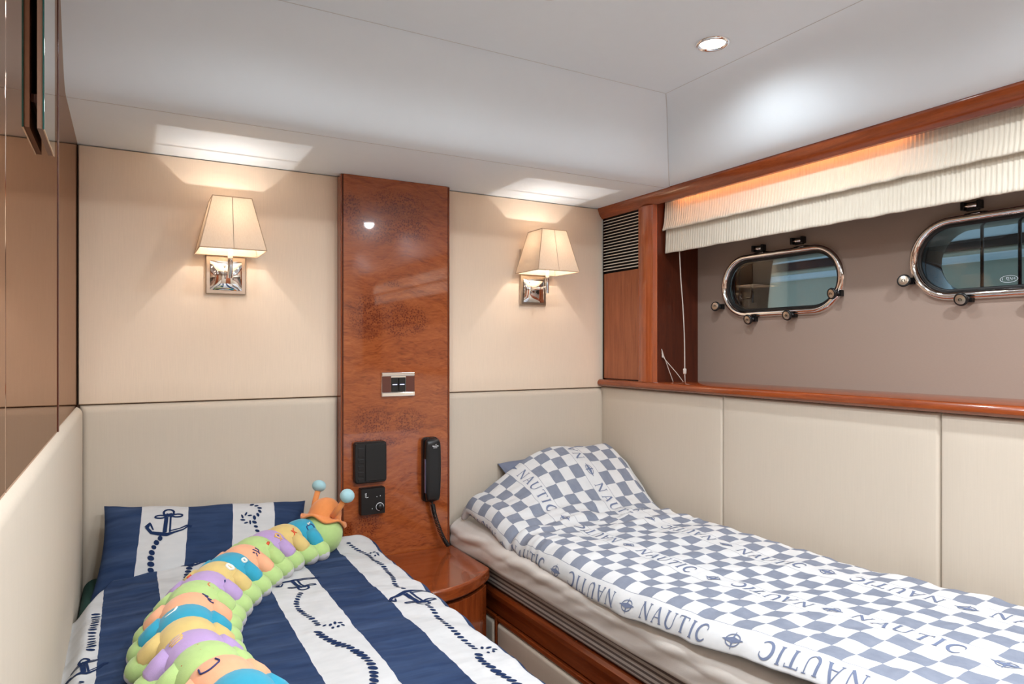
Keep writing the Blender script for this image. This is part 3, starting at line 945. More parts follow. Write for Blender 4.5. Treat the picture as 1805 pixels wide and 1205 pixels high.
# ------------------------------------------------------------------ bed with checked duvet
rb = thing('berth', 'built-in berth with cherry rail and padded drawer fronts under the checked duvet', 'bed', (1.36, 1.2, 0))
bpy.context.view_layer.update()
Rr = rel(rb)
RX = 1.030
Rr(MB().box(RX + .012, XR + .0, .15, YB - .022, .02, .445).build('base', M['cherry_dark'], rb))
Rr(MB().extrude([(RX + .012, .445), (RX + .004, .452), (RX, .500), (RX - .010, .506), (RX - .012, .522), (RX - .004, .530), (RX + .03, .530), (RX + .03, .445)], 'y', .15, YB - .024).build('side_rail', M['cherry_y'], rb, auto=35))
Rr(MB().box(RX - .001, RX + .012, .15, YB - .024, .02, .075).build('kick_board', M['cherry_y'], rb))
for (ya, yb_) in ((2.03, 1.937), (1.922, 1.03), (1.015, .17)):
    Rr(padded('drawer_front', M['pad_cloth'], rb, (RX + .012, ya, .095), (0, -1, 0), (0, 0, 1), (-1, 0, 0), ya - yb_, .335, .018, .014))
for yy in (2.0365, 1.9295, 1.0225):
    Rr(MB().box(RX - .004, RX + .012, yy - .0055, yy + .0055, .075, .447).build('stile', M['cherry_z'], rb, bevel=.002))
Rr(MB().box(RX - .003, RX + .012, .15, YB - .024, .432, .447).build('lower_bead', M['cherry_y'], rb, bevel=.003))
mt = MB().box(RX - .004, XR - .001, .17, YB - .024, .530, .690).build('mattress', M['ticking'], rb, bevel=.018, seg=4)
Rr(mt)

def fbm(x, y, s=0.0):
    return noise.noise(Vector((x, y, s))) + .5 * noise.noise(Vector((2.1 * x, 2.1 * y, s + 7))) + .25 * noise.noise(Vector((4.3 * x, 4.3 * y, s + 11)))

# satin sheet pulled over the mattress, hanging over its side in loose folds
def sheet():
    rows = []
    ny, nk = 260, 30
    for i in range(ny + 1):
        y = .16 + (YB - .030 - .16) * i / ny
        sag = .5 + .5 * math.sin(y * 7.3 + 1.2) 
        puff = .028 + .012 * noise.noise(Vector((y * 3.5, 1, 0))) + .012 * smooth01((y - 1.95) / .25)
        low = .596 + .010 * noise.noise(Vector((y * 4.2, 5, 0)))
        row = []
        for k in range(nk + 1):
            s = k / nk
            if s < .35:
                q = s / .35
                x = XR - .004 + (RX + .02 - XR + .004) * q; z = .696
            else:
                q = (s - .35) / .65
                a = PI * .62 * min(q / .55, 1)
                x = RX + .02 - (puff + .012) * math.sin(min(a, PI / 2) if q < .5 else a)
                z = .700 - (.700 - low) * (q ** 1.1)
                fold = noise.noise(Vector((y * 9 + z * 22, z * 14, 3))) * .011 + noise.noise(Vector((y * 20 + z * 40, z * 10, 9))) * .004
                x += fold * math.sin(PI * min(q * 1.1, 1)) - .004
                if q > .93: x += (q - .93) * .22
            row.append((x, y, z))
        rows.append(row)
    return MB().grid(rows)
st_ = sheet().build('bed_sheet', M['satin'], smooth=True)
tag(st_, 'grey satin sheet hanging in folds over the edge of the checked bed', 'bed sheet')
sm = st_.modifiers.new('thick', 'SOLIDIFY'); sm.thickness = .002; sm.offset = 1

# ---- checked duvet as a mapping from cloth coordinates (s to the hem, t along the bed)
SF, RAD = .600, .066
def bumpA(x):
    return .010 + .178 * smooth01((x - .965) / .43) ** .85
def duvR(s, t):
    tt = t
    # pillow beneath the head end
    f = smooth01((tt - 1.815) / .33)
    edge = 1.078 + .010 * math.sin(tt * 4.0) - .012 * smooth01((1.3 - tt) / .8)
    xtop = 1.662 - s * (1.662 - edge) / SF if s < SF else edge
    base = .748 + .003 * math.sin(tt * 5 + xtop * 4) + .024 * smooth01((1.25 - tt) / .55)
    sag = 0.010 * smooth01((1.5 - xtop) / .45)
    z = base + bumpA(max(xtop, 1.0)) * f ** .9 - sag * 0.2
    # crumples: cross folds below the pillow, light quilting elsewhere
    cr = math.exp(-((tt - 1.80) / .13) ** 2)
    z += cr * (.017 * noise.noise(Vector((xtop * 5, tt * 24, 2))) + .008 * noise.noise(Vector((xtop * 14, tt * 40, 4))))
    z += .0075 * noise.noise(Vector((xtop * 7, tt * 9, 1))) + .0042 * noise.noise(Vector((xtop * 17, tt * 21, 6))) + .0015 * noise.noise(Vector((xtop * 38, tt * 45, 8)))
    # wall side rolls down
    w = smooth01((s - .0) / .05)
    z -= (1 - w) * .040
    x = xtop
    if s > SF:
        q = s - SF
        phi = min(q / RAD, 1.32)
        x = edge - RAD * math.sin(phi)
        z -= RAD * (1 - math.cos(phi))
        r = q - 1.32 * RAD
        if r > 0:
            wav = .012 * noise.noise(Vector((tt * 7, 3, 1))) + .008 * noise.noise(Vector((tt * 17, 8, 1)))
            hang = .006 + .018 * smooth01((1.35 - tt) / .6)      # free length before the edge curls under
            d1 = min(r, hang)
            x -= d1 * .25 - wav * d1 / .06
            z -= d1 * .97
            if r > hang:
                a2 = min((r - hang) / .014, 2.6)
                x += .014 * (1 - math.cos(a2)) - .003 * math.sin(a2)
                z -= .014 * math.sin(a2)
        x += .006 * noise.noise(Vector((tt * 11, s * 8, 5))) * smooth01(q / .06)
    # head end: rolls down behind
    e = smooth01((tt - 2.135) / .04)
    z -= e * .03
    return Vector((x, tt, z))

TH = math.radians(3.0)
A0 = (.632, 1.1)
def cloth_ab(s, t):
    """pattern coordinates: a along the bands (towards the foot), b across them (towards the wall)"""
    ds, dt = s - A0[0], -(t - A0[1])
    return (dt * math.cos(TH) - ds * math.sin(TH), -dt * math.sin(TH) - ds * math.cos(TH))
def cloth_st(a, b):
    dt = a * math.cos(TH) - b * math.sin(TH)
    ds = -a * math.sin(TH) - b * math.cos(TH)
    return ds + A0[0], -dt + A0[1]
NSs, NTt = 160, 360
T0, T1 = .22, 2.172
HEM = -.060
rows, uv = [], []
for i in range(NTt + 1):
    t = T0 + (T1 - T0) * i / NTt
    row = []
    send = A0[0] - (HEM - (t - A0[1]) * math.sin(TH)) / math.cos(TH)
    for k in range(NSs + 1):
        s = send * k / NSs
        row.append(duvR(s, t)); uv.append(cloth_ab(s, t))
    rows.append(row)
mb = MB().grid(rows); mb.uv = uv
du = mb.build('checked_duvet', M['check'], smooth=True)
tag(du, 'blue-grey and white checked duvet with nautical lettering drawn up over a pillow', 'duvet')
sm = du.modifiers.new('thick', 'SOLIDIFY'); sm.thickness = .004; sm.offset = -1
sm.use_rim = True

# ---- printing: strokes laid on a cloth mapping
class Print:
    def __init__(s, fn, lift=.0008, clip=None, sign=1):
        s.fn = fn; s.lift = lift; s.mb = MB(); s.clip = clip; s.sign = sign
    def P(s, a, b):
        p = s.fn(a, b); h = .0015
        n = (s.fn(a + h, b) - p).cross(s.fn(a, b + h) - p).normalized() * s.sign
        return p + n * s.lift
    def stroke(s, pts, w, step=.004):
        pts = [Vector(p).to_2d() for p in pts]
        ws = w if isinstance(w, (list, tuple)) else [w] * len(pts)
        dens, dw = [], []
        for i in range(len(pts) - 1):
            n = max(1, int((pts[i + 1] - pts[i]).length / step))
            for k in range(n):
                f = k / n
                dens.append(pts[i].lerp(pts[i + 1], f)); dw.append(ws[i] * (1 - f) + ws[i + 1] * f)
        dens.append(pts[-1]); dw.append(ws[-1])
        if s.clip and not all(s.clip(q.x, q.y) for q in dens): return
        L_, R__ = [], []
        for i, p in enumerate(dens):
            t = dens[min(i + 1, len(dens) - 1)] - dens[max(i - 1, 0)]
            if t.length < 1e-9: t = Vector((1, 0))
            t.normalize(); n = Vector((-t.y, t.x)) * max(dw[i], 1e-5) / 2
            a, b = p + n, p - n
            L_.append(s.P(a.x, a.y)); R__.append(s.P(b.x, b.y))
        s.mb.grid([L_, R__])
    def dash(s, c, ang, ln, wd):
        d = Vector((math.cos(ang), math.sin(ang))) * ln / 2
        c = Vector(c)
        pts = [c + d * q for q in (-1, -.8, -.4, 0, .4, .8, 1)]
        s.stroke(pts, [wd * math.sqrt(max(.02, 1 - q * q)) for q in (-1, -.8, -.4, 0, .4, .8, 1)], .01)
    def build(s, name, mat, parent):
        if s.mb.v:
            o = s.mb.build(name, mat, parent, smooth=True)
            return o

def arcp(cx, cy, rx, ry, a0, a1, n=12):
    return [(cx + rx * math.cos(a0 + (a1 - a0) * k / n), cy + ry * math.sin(a0 + (a1 - a0) * k / n)) for k in range(n + 1)]
K, TN, SE = .145, .06, .05
GLYPH = {
 'N': ([([(.12, 0), (.12, 1)], TN), ([(.10, 1), (.80, 0)], K), ([(.80, 0), (.80, 1)], TN), ([(0, .98), (.2, .98)], SE), ([(.68, .98), (.92, .98)], SE), ([(0, .02), (.24, .02)], SE)], 1.06),
 'A': ([([(.08, 0), (.42, 1)], TN), ([(.42, 1), (.78, 0)], K), ([(.2, .34), (.66, .34)], TN), ([(0, .02), (.2, .02)], SE), ([(.64, .02), (.9, .02)], SE)], .98),
 'U': ([([(.14, 1), (.14, .34)] + arcp(.44, .34, .30, .34, PI, 1.5 * PI, 8), K), (arcp(.44, .34, .30, .34, 1.5 * PI, 2 * PI, 8) + [(.74, 1)], TN), ([(0, .98), (.28, .98)], SE), ([(.62, .98), (.86, .98)], SE)], 1.0),
 'T': ([([(.4, 0), (.4, 1)], K), ([(0, .96), (.8, .96)], TN), ([(.02, .96), (.02, .80)], SE), ([(.78, .96), (.78, .80)], SE), ([(.26, .02), (.54, .02)], SE)], .92),
 'I': ([([(.16, 0), (.16, 1)], K), ([(.02, .98), (.3, .98)], SE), ([(.02, .02), (.3, .02)], SE)], .46),
 'C': ([(arcp(.46, .5, .40, .48, .75, 2 * PI - .75, 18), [.06 + .11 * math.sin(PI * k / 18) for k in range(19)]), ([(.76, .84), (.76, .66)], SE)], .95),
}
def word(pr, text, a, b, h, flip, sx=.92):
    """text starting at (a,b) baseline; flip turns it half round"""
    x = 0
    for ch in text:
        G_, adv = GLYPH[ch]
        for pts, w in G_:
            q = []
            for p in pts:
                px, py = (x + p[0]) * h * sx, p[1] * h
                q.append((a - px, b + h / 2 - py) if flip else (a + px, b - h / 2 + py))
            wl = [c * h for c in w] if isinstance(w, list) else w * h
            pr.stroke(q, wl)
        x += adv + .12
    return x * h * sx
def compass(pr, a, b, r):
    pr.stroke(arcp(a, b, r, r * .78, 0, 2 * PI, 22), .0024)
    for q, l in ((0, 1.5), (PI / 2, 1.15), (PI, 1.5), (1.5 * PI, 1.15)):
        pr.stroke([(a, b), (a + math.cos(q) * r * l * .5, b + math.sin(q) * r * l * .5), (a + math.cos(q) * r * l, b + math.sin(q) * r * l)], [.013 if q in (0, PI) else .006, .007 if q in (0, PI) else .0035, .0008])
pr_fn = lambda a, b: duvR(*cloth_st(a, b))
def clipR(a, b):
    s, t = cloth_st(a, b)
    return .02 < s and T0 + .01 < t < T1 - .03
HGT = .037
for m, src, nm in ((-1, .16 + .31, 'hem_lettering'), (0, .215, 'lettering'), (1, .05 + .31, 'lettering'), (2, .10, 'lettering')):
    pr = Print(pr_fn, .0010, clipR)
    b0 = m * PERIOD + PERIOD - TXT / 2 + (.001 if m >= 0 else -.002)
    for j in range(-6, 5):
        a = src + j * .31
        compass(pr, a, b0, .0165)
        if j % 2 == 0:
            word(pr, 'NAUTIC', a + .048, b0, HGT, False)
        else:
            word(pr, 'NAUTIC', a + .310 - .048, b0, HGT, True)
    o = pr.build(nm + '_print', M['greyblue_print'], du)
    if o: o['kind'] = 'stuff'

# ---- cushions as a mapping
def pillow_fn(o, U, V, N, w, h, T, seed, slump=0.0):
    o, U, V, N = Vector(o), Vector(U).normalized(), Vector(V).normalized(), Vector(N).normalized()
    def f(u, v, side=1):
        a, b = 2 * u / w, 2 * v / h
        e = max(0.0, (1 - abs(a) ** 3.2)) ** .5 * max(0.0, (1 - abs(b) ** 3.2)) ** .5
        pin = 1 - .08 * (1 - abs(a) ** 2) * abs(b) ** 4
        pin2 = 1 - .05 * (1 - abs(b) ** 2) * abs(a) ** 4
        wr = (.006 * noise.noise(Vector((u * 7, v * 16, seed))) + .003 * noise.noise(Vector((u * 22, v * 30, seed + 2)))) * (.25 + .75 * e)
        rim = .007 * noise.noise(Vector((u * 9, seed, 4))) * abs(b) ** 4
        return o + U * (u * pin2) + V * (v * pin + rim) + N * (side * T / 2 * e + wr) - Vector((0, 0, slump * e * 0))
    return f
def pillow_mesh(fn, w, h, off=(0, 0)):
    mb = MB(); uv = []
    n, m = 64, 44
    def prm(i, n):  # denser at the rim
        x = -math.cos(PI * i / n)
        return .55 * x + .45 * (2 * i / n - 1)
    for side in (1, -1):
        rows = []
        for i in range(n + 1):
            row = []
            for j in range(m + 1):
                u, v = prm(i, n) * w / 2, prm(j, m) * h / 2
                row.append(fn(u, v, side)); uv.append((u + off[0], v + off[1]))
            rows.append(row)
        mb.grid(rows)
    mb.uv = uv
    return mb
PN = Vector((0, -.52, .85))
pg = pillow_fn((1.432, 2.090, .800), (.998, 0, .06), (0, .85, .52), PN, .46, .34, .085, 3)
po = pillow_mesh(pg, .47, .34).build('pillow', M['pillow_grey'], smooth=True)
tag(po, 'grey-blue pillow whose corner peeks out behind the checked duvet', 'pillow')

# ------------------------------------------------------------------ bed with striped duvet
lb = thing('berth', 'built-in berth with a dark green mattress cover under the striped duvet', 'bed', (.24, 1.2, 0))
bpy.context.view_layer.update()
Rl = rel(lb)
Rl(MB().box(XL + .014, .56, .22, YB - .022, .02, .46).build('base', M['cherry_dark'], lb))
Rl(MB().box(.56, .575, .22, YB - .022, .02, .47).build('side_rail', M['cherry_y'], lb, bevel=.004))
Rl(MB().box(XL + .014, .588, .22, YB - .024, .46, .668).build('mattress', M['green_sheet'], lb, bevel=.03, seg=5))

DL0, DLF, DLS = -.113, .625, .725
def duvL(u, t):
    """u: cloth coordinate across (world x on the flat), t: y"""
    z = .706 + .010 * math.sin(PI * min(max((u + .10) / .75, 0), 1))
    z += .0045 * noise.noise(Vector((u * 9, t * 8, 21))) + .0030 * noise.noise(Vector((u * 20, t * 24, 23))) + .0014 * noise.noise(Vector((u * 40, t * 46, 25)))
    z += .002 * math.sin(t * 60 + 9 * noise.noise(Vector((u * 4, t * 3, 2)))) * smooth01((.25 - u) / .2)
    z += .003 * math.sin(t * 42 + 8 * noise.noise(Vector((u * 3, t * 2, 5)))) * smooth01((u - .45) / .15)
    x = u
    l = smooth01((u - DL0) / .040)
    z -= (1 - l) * .032
    if u > DLF:
        q = u - DLF; R0 = .055
        phi = min(q / R0, 1.45)
        x = DLF + R0 * math.sin(phi); z -= R0 * (1 - math.cos(phi))
        r = q - 1.45 * R0
        if r > 0:
            z -= r; x += .008 * noise.noise(Vector((t * 12, r * 9, 2)))
        x += .004 * math.sin(t * 38 + 5 * noise.noise(Vector((t * 4, 2, 2)))) * smooth01(q / .04)
    # head edge: lies over the lower edge of the pillow, then hem turns down
    rise = .016 * smooth01((t - 1.96) / .12) * smooth01((u + .02) / .08)
    z += rise
    return Vector((x, t, z))
def head_edge(u):
    return 2.098 - .26 * (1 - smooth01((u - DL0) / .13)) - .020 * smooth01((u - .15) / .3) + .005 * math.sin(u * 30)
NU, NV = 150, 300
rows, uv = [], []
for i in range(NU + 1):
    u = DL0 + (DLS - DL0) * i / NU
    he = head_edge(u); row = []
    for j in range(NV + 1):
        t = he + (.30 - he) * j / NV
        p = duvL(u, t)
        row.append(p); uv.append((u, t))
    rows.append(row)
mb = MB().grid(rows); mb.uv = uv
dl = mb.build('striped_duvet', M['stripe'], smooth=True)
tag(dl, 'navy and white striped duvet printed with anchors and ropes', 'duvet')
sm = dl.modifiers.new('thick', 'SOLIDIFY'); sm.thickness = .012; sm.offset = -1 

# pillow leaning on the head wall
PU, PV = Vector((.985, .0, -.075)).normalized(), Vector((.11, .66, .75)).normalized()
PNl = PU.cross(PV).normalized()
if PNl.y > 0: PNl = -PNl
pc = Vector((.200, 2.095, .738))
PW, PHh, PT = .545, .285, .105
pf = pillow_fn(pc, PU, PV, PNl, PW, PHh, PT, 31)
pm = pillow_mesh(pf, PW, PHh, (.247, 0)).build('striped_pillow', M['stripe'], smooth=True)
tag(pm, 'navy and white striped pillow with an anchor print leaning on the head wall', 'pillow')

# ---- anchors and ropes
def rope(pr, pts, ln=.013, wd=.0062, gap=.0105, tilt=.9):
    c = catmull([(p[0], p[1], 0) for p in pts], 24)
    d, acc = gap, 0
    for i in range(1, len(c)):
        seg = c[i] - c[i - 1]
        acc += seg.length
        if acc >= gap:
            acc = 0
            ang = math.atan2(seg.y, seg.x) + tilt
            k = 1 + .25 * noise.noise(Vector((c[i].x * 40, c[i].y * 40, 0)))
            pr.dash((c[i].x, c[i].y), ang, ln * 1.1 * k, wd * 1.3 * k)
def anchor(pr, o, ang, s, k=1):
    """anchor, crown at the origin, shank towards +y of its own frame; s = overall height"""
    ca, sa = math.cos(ang), math.sin(ang)
    def T(pts): return [(o[0] + s * (p[0] * k * ca - p[1] * sa), o[1] + s * (p[0] * k * sa + p[1] * ca)) for p in pts]
    W = .062 * s
    pr.stroke(T([(-.07, .05), (-.06, .62)]), W * 1.9)
    pr.stroke(T([(.075, .05), (.065, .62)]), W * .9)
    pr.stroke(T([(-.62, .30), (-.45, .10), (-.2, .02), (0, -.04), (.2, .03), (.45, .12), (.64, .26)]), [W * 1.2, W * 1.5, W * 2, W * 2, W * 1.2, W * .8, W * .7])
    pr.stroke(T([(-.60, .28), (-.52, .42), (-.40, .18)]), [W * 2.4, W, W * .6])
    pr.stroke(T([(.10, .10), (.35, .17), (.55, .26), (.70, .20)]), [W * .7, W * .6, W, W * 1.4])
    pr.stroke(T(arcp(0, .80, .15, .14, 0, 2 * PI, 16)), W * 1.1)
    pr.stroke(T(arcp(-.24, .64, .15, .06, 0, 2 * PI, 12)), W * .9)
    pr.stroke(T(arcp(.26, .66, .15, .06, 0, 2 * PI, 12)), W * .9)
    pr.stroke(T([(-.1, .66), (.1, .74)]), W * 1.6)
    pr.stroke(T([(-.08, .74), (.12, .64)]), W * 1.4)
class Split:
    """one part for each printed motif"""
    def __init__(s, mk, parent): s.mk = mk; s.parent = parent
    def anchor(s, *a): q = s.mk(); anchor(q, *a); s.fin(q, 'anchor_print')
    def rope(s, *a, **k): q = s.mk(); rope(q, *a, **k); s.fin(q, 'rope_print')
    def fin(s, q, nm):
        o = q.build(nm, M['navy_print'], s.parent)
        if o: o['kind'] = 'stuff'
dp_ = Split(lambda: Print(duvL, .0010), dl)
# middle stripe with the anchor beside the toy
dp_.anchor((.368, 1.775), PI + .12, .085, -1)
dp_.rope([(.368, 1.685), (.352, 1.65), (.337, 1.60), (.340, 1.54), (.352, 1.48), (.350, 1.45)], gap=.0125)
dp_.rope([(.350, 1.452), (.372, 1.445), (.392, 1.452), (.398, 1.437), (.375, 1.430)], ln=.010, wd=.005, gap=.012)
dp_.rope([(.342, 1.435), (.345, 1.40), (.362, 1.35), (.385, 1.29), (.392, 1.22), (.370, 1.14), (.345, 1.06)], ln=.018, wd=.0085, gap=.0135)
# outer white stripe
dp_.rope([(.575, 2.035), (.588, 1.985), (.605, 1.92), (.600, 1.85), (.606, 1.78), (.600, 1.70), (.588, 1.64), (.592, 1.59)], ln=.013, gap=.0125)
dp_.rope([(.605, 1.925), (.625, 1.930), (.634, 1.912), (.612, 1.902)], ln=.010, wd=.0045, gap=.011)
dp_.anchor((.590, 1.568), PI + .15, .100, -1)
dp_.rope([(.600, 1.475), (.602, 1.43), (.596, 1.37), (.595, 1.31), (.600, 1.25), (.602, 1.215)], gap=.0130)
dp_.rope([(.604, 1.21), (.622, 1.215), (.636, 1.195), (.612, 1.185)], ln=.011, wd=.005, gap=.013)
dp_.rope([(.598, 1.195), (.585, 1.16), (.590, 1.11), (.600, 1.05), (.60, .98)], ln=.018, wd=.009, gap=.014)
# stripe next to the padded wall
dp_.rope([(-.062, 1.80), (-.060, 1.74), (-.064, 1.67), (-.062, 1.60), (-.064, 1.57)], ln=.016, wd=.006, gap=.0135, tilt=1.2)
dp_.anchor((-.066, 1.475), .10, .075, .7)
dp_.rope([(-.068, 1.45), (-.078, 1.41), (-.084, 1.36)], ln=.012, wd=.005)
# stripe behind the toy
dp_.anchor((.158, 2.010), .05, .07, 1)
dp_.rope([(.150, 2.02), (.140, 1.98), (.130, 1.93), (.118, 1.88), (.112, 1.83)], ln=.016, wd=.009, gap=.015)
pp_ = Split(lambda: Print(lambda a, b: pf(a, b, 1), .0012, None, 1 if PU.cross(PV).dot(PNl) > 0 else -1), pm)
pp_.anchor((-.112, .026), .0, .086, 1)
pp_.rope([(-.118, .026), (-.136, .000), (-.145, -.035), (-.142, -.07), (-.140, -.11)], ln=.016, wd=.009, gap=.0145)
pp_.rope([(.095, .122), (.118, .112), (.130, .095), (.122, .072), (.112, .060), (.120, .03), (.128, .0)], ln=.012, wd=.006, gap=.0135)
pp_.rope([(.110, .062), (.092, .078), (.078, .064), (.094, .046), (.108, .056)], ln=.012, wd=.004, gap=.013)

# ------------------------------------------------------------------ plush caterpillar
cat = thing('plush_caterpillar', 'long plush caterpillar in pastel bands with an orange hat lying on the striped duvet', 'plush toy', (.25, 1.55, .72))
bpy.context.view_layer.update()
Rk = rel(cat)
path = catmull([(x * 1.03, y * 1.03, .764) for x, y in ((.500, 1.958), (.475, 1.950), (.418, 1.930), (.366, 1.897), (.318, 1.857), (.272, 1.797), (.231, 1.734), (.170, 1.634), (.128, 1.540), (.100, 1.434), (.092, 1.310), (.109, 1.186), (.136, 1.090), (.160, .99), (.175, .88), (.185, .78))], 20)
cum = [0]
for i in range(1, len(path)): cum.append(cum[-1] + (path[i] - path[i - 1]).length)
def along(d):
    d = min(max(d, 0), cum[-1] - 1e-4)
    i = max(k for k in range(len(cum)) if cum[k] <= d)
    i = min(i, len(path) - 2)
    f = (d - cum[i]) / (cum[i + 1] - cum[i])
    p = path[i].lerp(path[i + 1], f)
    t = (path[min(i + 2, len(path) - 1)] - path[max(i - 1, 0)]).normalized()
    return p, t
def frame(d):
    p, t = along(d)
    side = t.cross(Vector((0, 0, 1))).normalized()   # toy's left/right, horizontal
    up = side.cross(t).normalized()
    return p, t, side, up
SEG = .0680
cols = ['p_blue', 'p_yellow', 'p_purple', 'p_green', 'p_peach']
RB = .0515
nseg = 18
def body_pt(d, th, r):
    p, t, sd, up = frame(d)
    return p + sd * (math.cos(th) * r * 1.06) + up * (math.sin(th) * r)
motif_at = {}
for k in range(nseg):
    d0 = .088 + k * SEG
    mat = M[cols[k % 5]]
    rows = []
    for i in range(11):
        q = -.62 + 1.24 * i / 10
        rr = RB * (1.0 - .30 * abs(q / .62) ** 2.6) + (.002 if k % 5 == 3 else 0)
        if i in (0, 10): rr *= .80
        rows.append([body_pt(d0 + q * SEG, 2 * PI * m / 28, rr) for m in range(28)])
    sg = Rk(MB().grid(rows, closed_v=True).build('segment', mat, cat, smooth=True))
    p, t, sd, up = frame(d0)
    for sgn in (1, -1):
        jit = noise.noise(Vector((k * 3.7, sgn * 5.1, 1)))
        fwd = (t * (-.25 - .5 * jit)).to_3d()
        out = (sd * sgn + fwd + Vector((0, 0, -.22))).normalized()
        fc = p + sd * (sgn * (RB + .012)) - up * .026 + fwd * .03
        tt_ = out.cross(up).normalized(); vert = tt_.cross(out).normalized()
        ft = Rk(MB().ellipsoid(fc, (tt_ * .0310, vert * .0285, out * .037), 16, 10).build('foot', M['p_green'], cat, smooth=True))
        so_ = MB().ellipsoid(fc + out * .0090 - vert * .0042, (tt_ * .0262, vert * .0240, out * .0300), 14, 8).build('sole', M['p_sole'], ft, smooth=True)
        a0 = p + sd * (sgn * RB * .70) + up * .020
        a1 = p + sd * (sgn * RB * 1.02) + up * .004 + fwd * .01
        a2 = p + sd * (sgn * (RB + .014)) - up * .010 + fwd * .02
        a3 = p + sd * (sgn * (RB + .023)) - up * .015 + fwd * .026
        sl = MB().tube([a0, a1, a2, a2.lerp(a3, .6), a3], [.020, .0215, .0205, .018, .011], 14).build('sleeve', mat, sg, smooth=True)

def embroid(d, items, parent_mat, name='embroidery'):
    """items: strokes in (along, around) metres around the toy's flank"""
    for side, th0, strokes, mat in items:
        mb = MB()
        for pts, w in strokes:
            q = []
            P2 = catmull([(a, b, 0) for a, b in pts], 5) if len(pts) > 2 else [Vector((a, b, 0)) for a, b in pts]
            for v in P2:
                q.append(body_pt(d + v.x, th0 + side * v.y / RB, RB * 1.002 * (1.0 - .30 * min(1, abs(v.x / SEG / .62)) ** 2.6) + .0006))
            mb.tube(q, w * 1.25, 6)
        Rk(mb.build(name, mat, cat, smooth=True))
# flank facing the viewer: the side towards the nightstand for the head half
def D(k): return .088 + k * SEG
p0, t0, sd0, up0 = frame(.3)
VS = 0 if sd0.x > 0 else PI       # angle of the +x flank
sg_ = 1 if VS == 0 else -1
th = VS + sg_ * .75
apple = [([(0, .012), (-.010, .014), (-.015, .004), (-.013, -.008), (-.004, -.014), (.002, -.011), (.008, -.014), (.014, -.004), (.012, .010), (.003, .012), (0, .012)], .0011)]
embroid(D(0), [(sg_, th - sg_ * .1, apple, M['th_navy']), (sg_, th - sg_ * .1, [([(0, .013), (.002, .020)], .0012), ([(-.002, .017), (-.009, .021)], .0016)], M['th_white'])], None)
embroid(D(1), [(sg_, th, [([(-.006, .012), (0, .004), (-.006, -.004)], .0012), ([(.006, .008), (.002, -.002), (.008, -.010)], .0014), ([(-.004, -.010), (.002, -.014)], .0028), ([(.010, -.014), (.012, -.018)], .0026)], M['th_red'])], None)
embroid(D(2), [(sg_, th, [([(0, .016), (-.008, .012), (-.008, .003), (0, -.001), (.008, .003), (.008, .012), (0, .016)], .0012), ([(0, -.001), (-.010, -.010), (-.004, -.018), (.008, -.016), (.004, -.004)], .0012), ([(.008, .006), (.015, .010)], .0012)], M['th_yellow']), (sg_, th, [([(-.001, .008), (.001, .008)], .0016)], M['th_navy'])], None)
embroid(D(3), [(sg_, th, [([(-.006, .004), (.006, .001)], .0036), ([(-.007, .010), (-.006, .013)], .0010), ([(-.002, -.018), (0, -.020)], .0020), ([(.010, -.018), (.012, -.016)], .0016)], M['th_red'])], None)
embroid(D(4), [(sg_, th, [([(-.010, .012), (-.014, .004), (-.006, -.002), (0, .006), (.004, .012)], .0010), ([(-.004, -.002), (-.008, -.012), (.002, -.018), (.010, -.010), (.006, 0)], .0010), ([(.010, .002), (.013, .006)], .0012)], M['th_navy'])], None)
embroid(D(5), [(sg_, th, [([(-.006, .006), (.006, .006), (.006, -.002), (-.006, -.002), (-.006, .006)], .0022)], M['th_white']), (sg_, th, [([(-.008, -.008), (0, -.012), (.006, -.008)], .0010)], M['th_navy'])], None)
embroid(D(6), [(sg_, th + sg_ * .1, [([(-.004, .012), (.006, .010), (.008, .000), (-.004, -.004), (-.008, .004), (-.004, .012)], .0026)], M['th_white']), (sg_, th + sg_ * .1, [([(.004, .006), (.006, .002), (.002, .002)], .0009)], M['th_navy'])], None)
embroid(D(7), [(sg_, th, [([(-.002, -.004), (.004, -.008), (0, -.012)], .0014)], M['th_navy']), (-sg_, VS + sg_ * 2.2, [([(-.006, .004), (.004, .000)], .0018)], M['th_red'])], None)
embroid(D(8), [(sg_, th + sg_ * .2, [([(-.012, .006), (0, .008), (.006, .002)], .0014), ([(0, .008), (.006, -.006)], .0012)], M['th_red']), (-sg_, VS + sg_ * 2.15, [([(-.006, .004), (.004, -.004)], .0012)], M['th_red'])], None)
embroid(D(9), [(sg_, th + sg_ * .05, [([(-.012, .016), (-.008, .010), (-.010, .004)], .0010), ([(-.004, .010), (0, .002), (-.004, -.004)], .0010), ([(.004, .004), (.008, -.004), (.002, -.010), (.010, -.014)], .0010)], M['th_navy'])], None)
embroid(D(10), [(-sg_, VS + sg_ * 2.05, [([(-.010, .010), (.004, .006)], .0016), ([(.004, .006), (.008, -.012)], .0008)], M['th_white'])], None)
embroid(D(12), [(-sg_, VS + sg_ * 2.1, [([(-.012, .010), (-.010, -.012)], .0010), ([(-.004, .010), (-.002, -.014)], .0010), ([(.004, .008), (.006, -.012)], .0010)], M['th_yellow'])], None)
embroid(D(13), [(-sg_, VS + sg_ * 2.05, [([(-.012, .016), (.012, -.020)], .0013), ([(.012, -.020), (.010, .014)], .0013)], M['th_red'])], None)
embroid(D(14), [(-sg_, VS + sg_ * 1.95, [([(-.012, -.014), (.002, -.016), (.010, -.004), (.004, .012), (-.010, .012)], .0012)], M['th_navy'])], None)

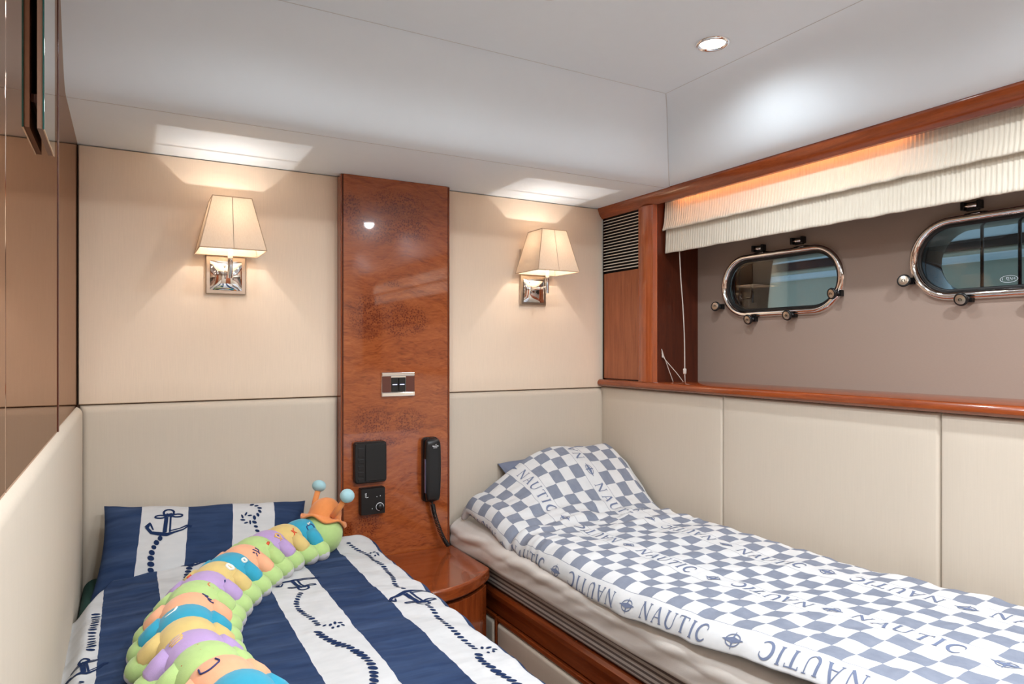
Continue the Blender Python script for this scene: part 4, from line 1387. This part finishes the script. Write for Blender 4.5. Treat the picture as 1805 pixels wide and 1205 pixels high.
tp_, tt2, ts2, tu2 = frame(D(nseg - 1) + SEG * .55)
Rk(MB().ellipsoid(tp_, (ts2 * RB * .86, tu2 * RB * .82, tt2 * .04), 20, 12).build('tail', M['p_green'], cat, smooth=True))

# head, hat, antennae
hp, ht, hs_, hu = frame(.026)
hc = hp + Vector((0, 0, .000))
Rk(MB().ellipsoid(hc, (hs_ * .067, hu * .064, ht * .062), 24, 16).build('head', M['p_green'], cat, smooth=True))
ax = (Vector((0, 0, .9)) + Vector((.30, .18, 0))).normalized()
hx = (hs_ - ax * hs_.dot(ax)).normalized()
if hx.x < 0: hx = -hx
hy = ax.cross(hx).normalized()
hb = hc + ax * .053
dome = []
for i in range(9):
    a = PI / 2 * i / 8
    dome.append((.047 * math.cos(a), .050 * math.sin(a)))
hat = Rk(MB().lathe([(.050, -.010)] + dome, hb, ax, 26).build('hat', M['p_orange'], cat, smooth=True))
rows = []
for i in range(7):
    r = .045 + .022 * i / 6
    rows.append([hb + (hx * math.cos(2 * PI * k / 40) + hy * math.sin(2 * PI * k / 40)) * r + ax * (-.008 - .010 * (i / 6) + .0075 * (i / 6) ** 1.5 * math.sin(2 * PI * k / 40 * 5 + 1)) for k in range(40)])
br = MB().grid(rows, closed_v=True).build('brim', M['p_orange'], hat, smooth=True)
q = br.modifiers.new('thick', 'SOLIDIFY'); q.thickness = .006; q.offset = 0
for sgn in (-1, 1):
    b0 = hb + hx * (sgn * .050) - ax * .002 - hy * .008
    tip = b0 + (ax * (.070 if sgn < 0 else .052) + hx * sgn * (.006 if sgn < 0 else .036))
    an = Rk(MB().tube([b0, b0.lerp(tip, .5) + hx * sgn * .003, tip], [.0092, .0085, .0085], 12).build('antenna', M['p_orange'], cat, smooth=True))
    dv = (tip - b0).normalized()
    sx = dv.orthogonal().normalized()
    MB().ellipsoid(tip + dv * .012, (hx * .0225, hy * .020, ax * .0175) if sgn < 0 else (sx * .0225, dv.cross(sx) * .0205, dv * .0195), 18, 12).build('antenna_tip', M['p_pale'], an, smooth=True)

# children built in world coordinates under children: keep their place
bpy.context.view_layer.update()
for root in (cat,):
    for c in root.children:
        for g in c.children:
            g.matrix_parent_inverse = Matrix.Identity(4)
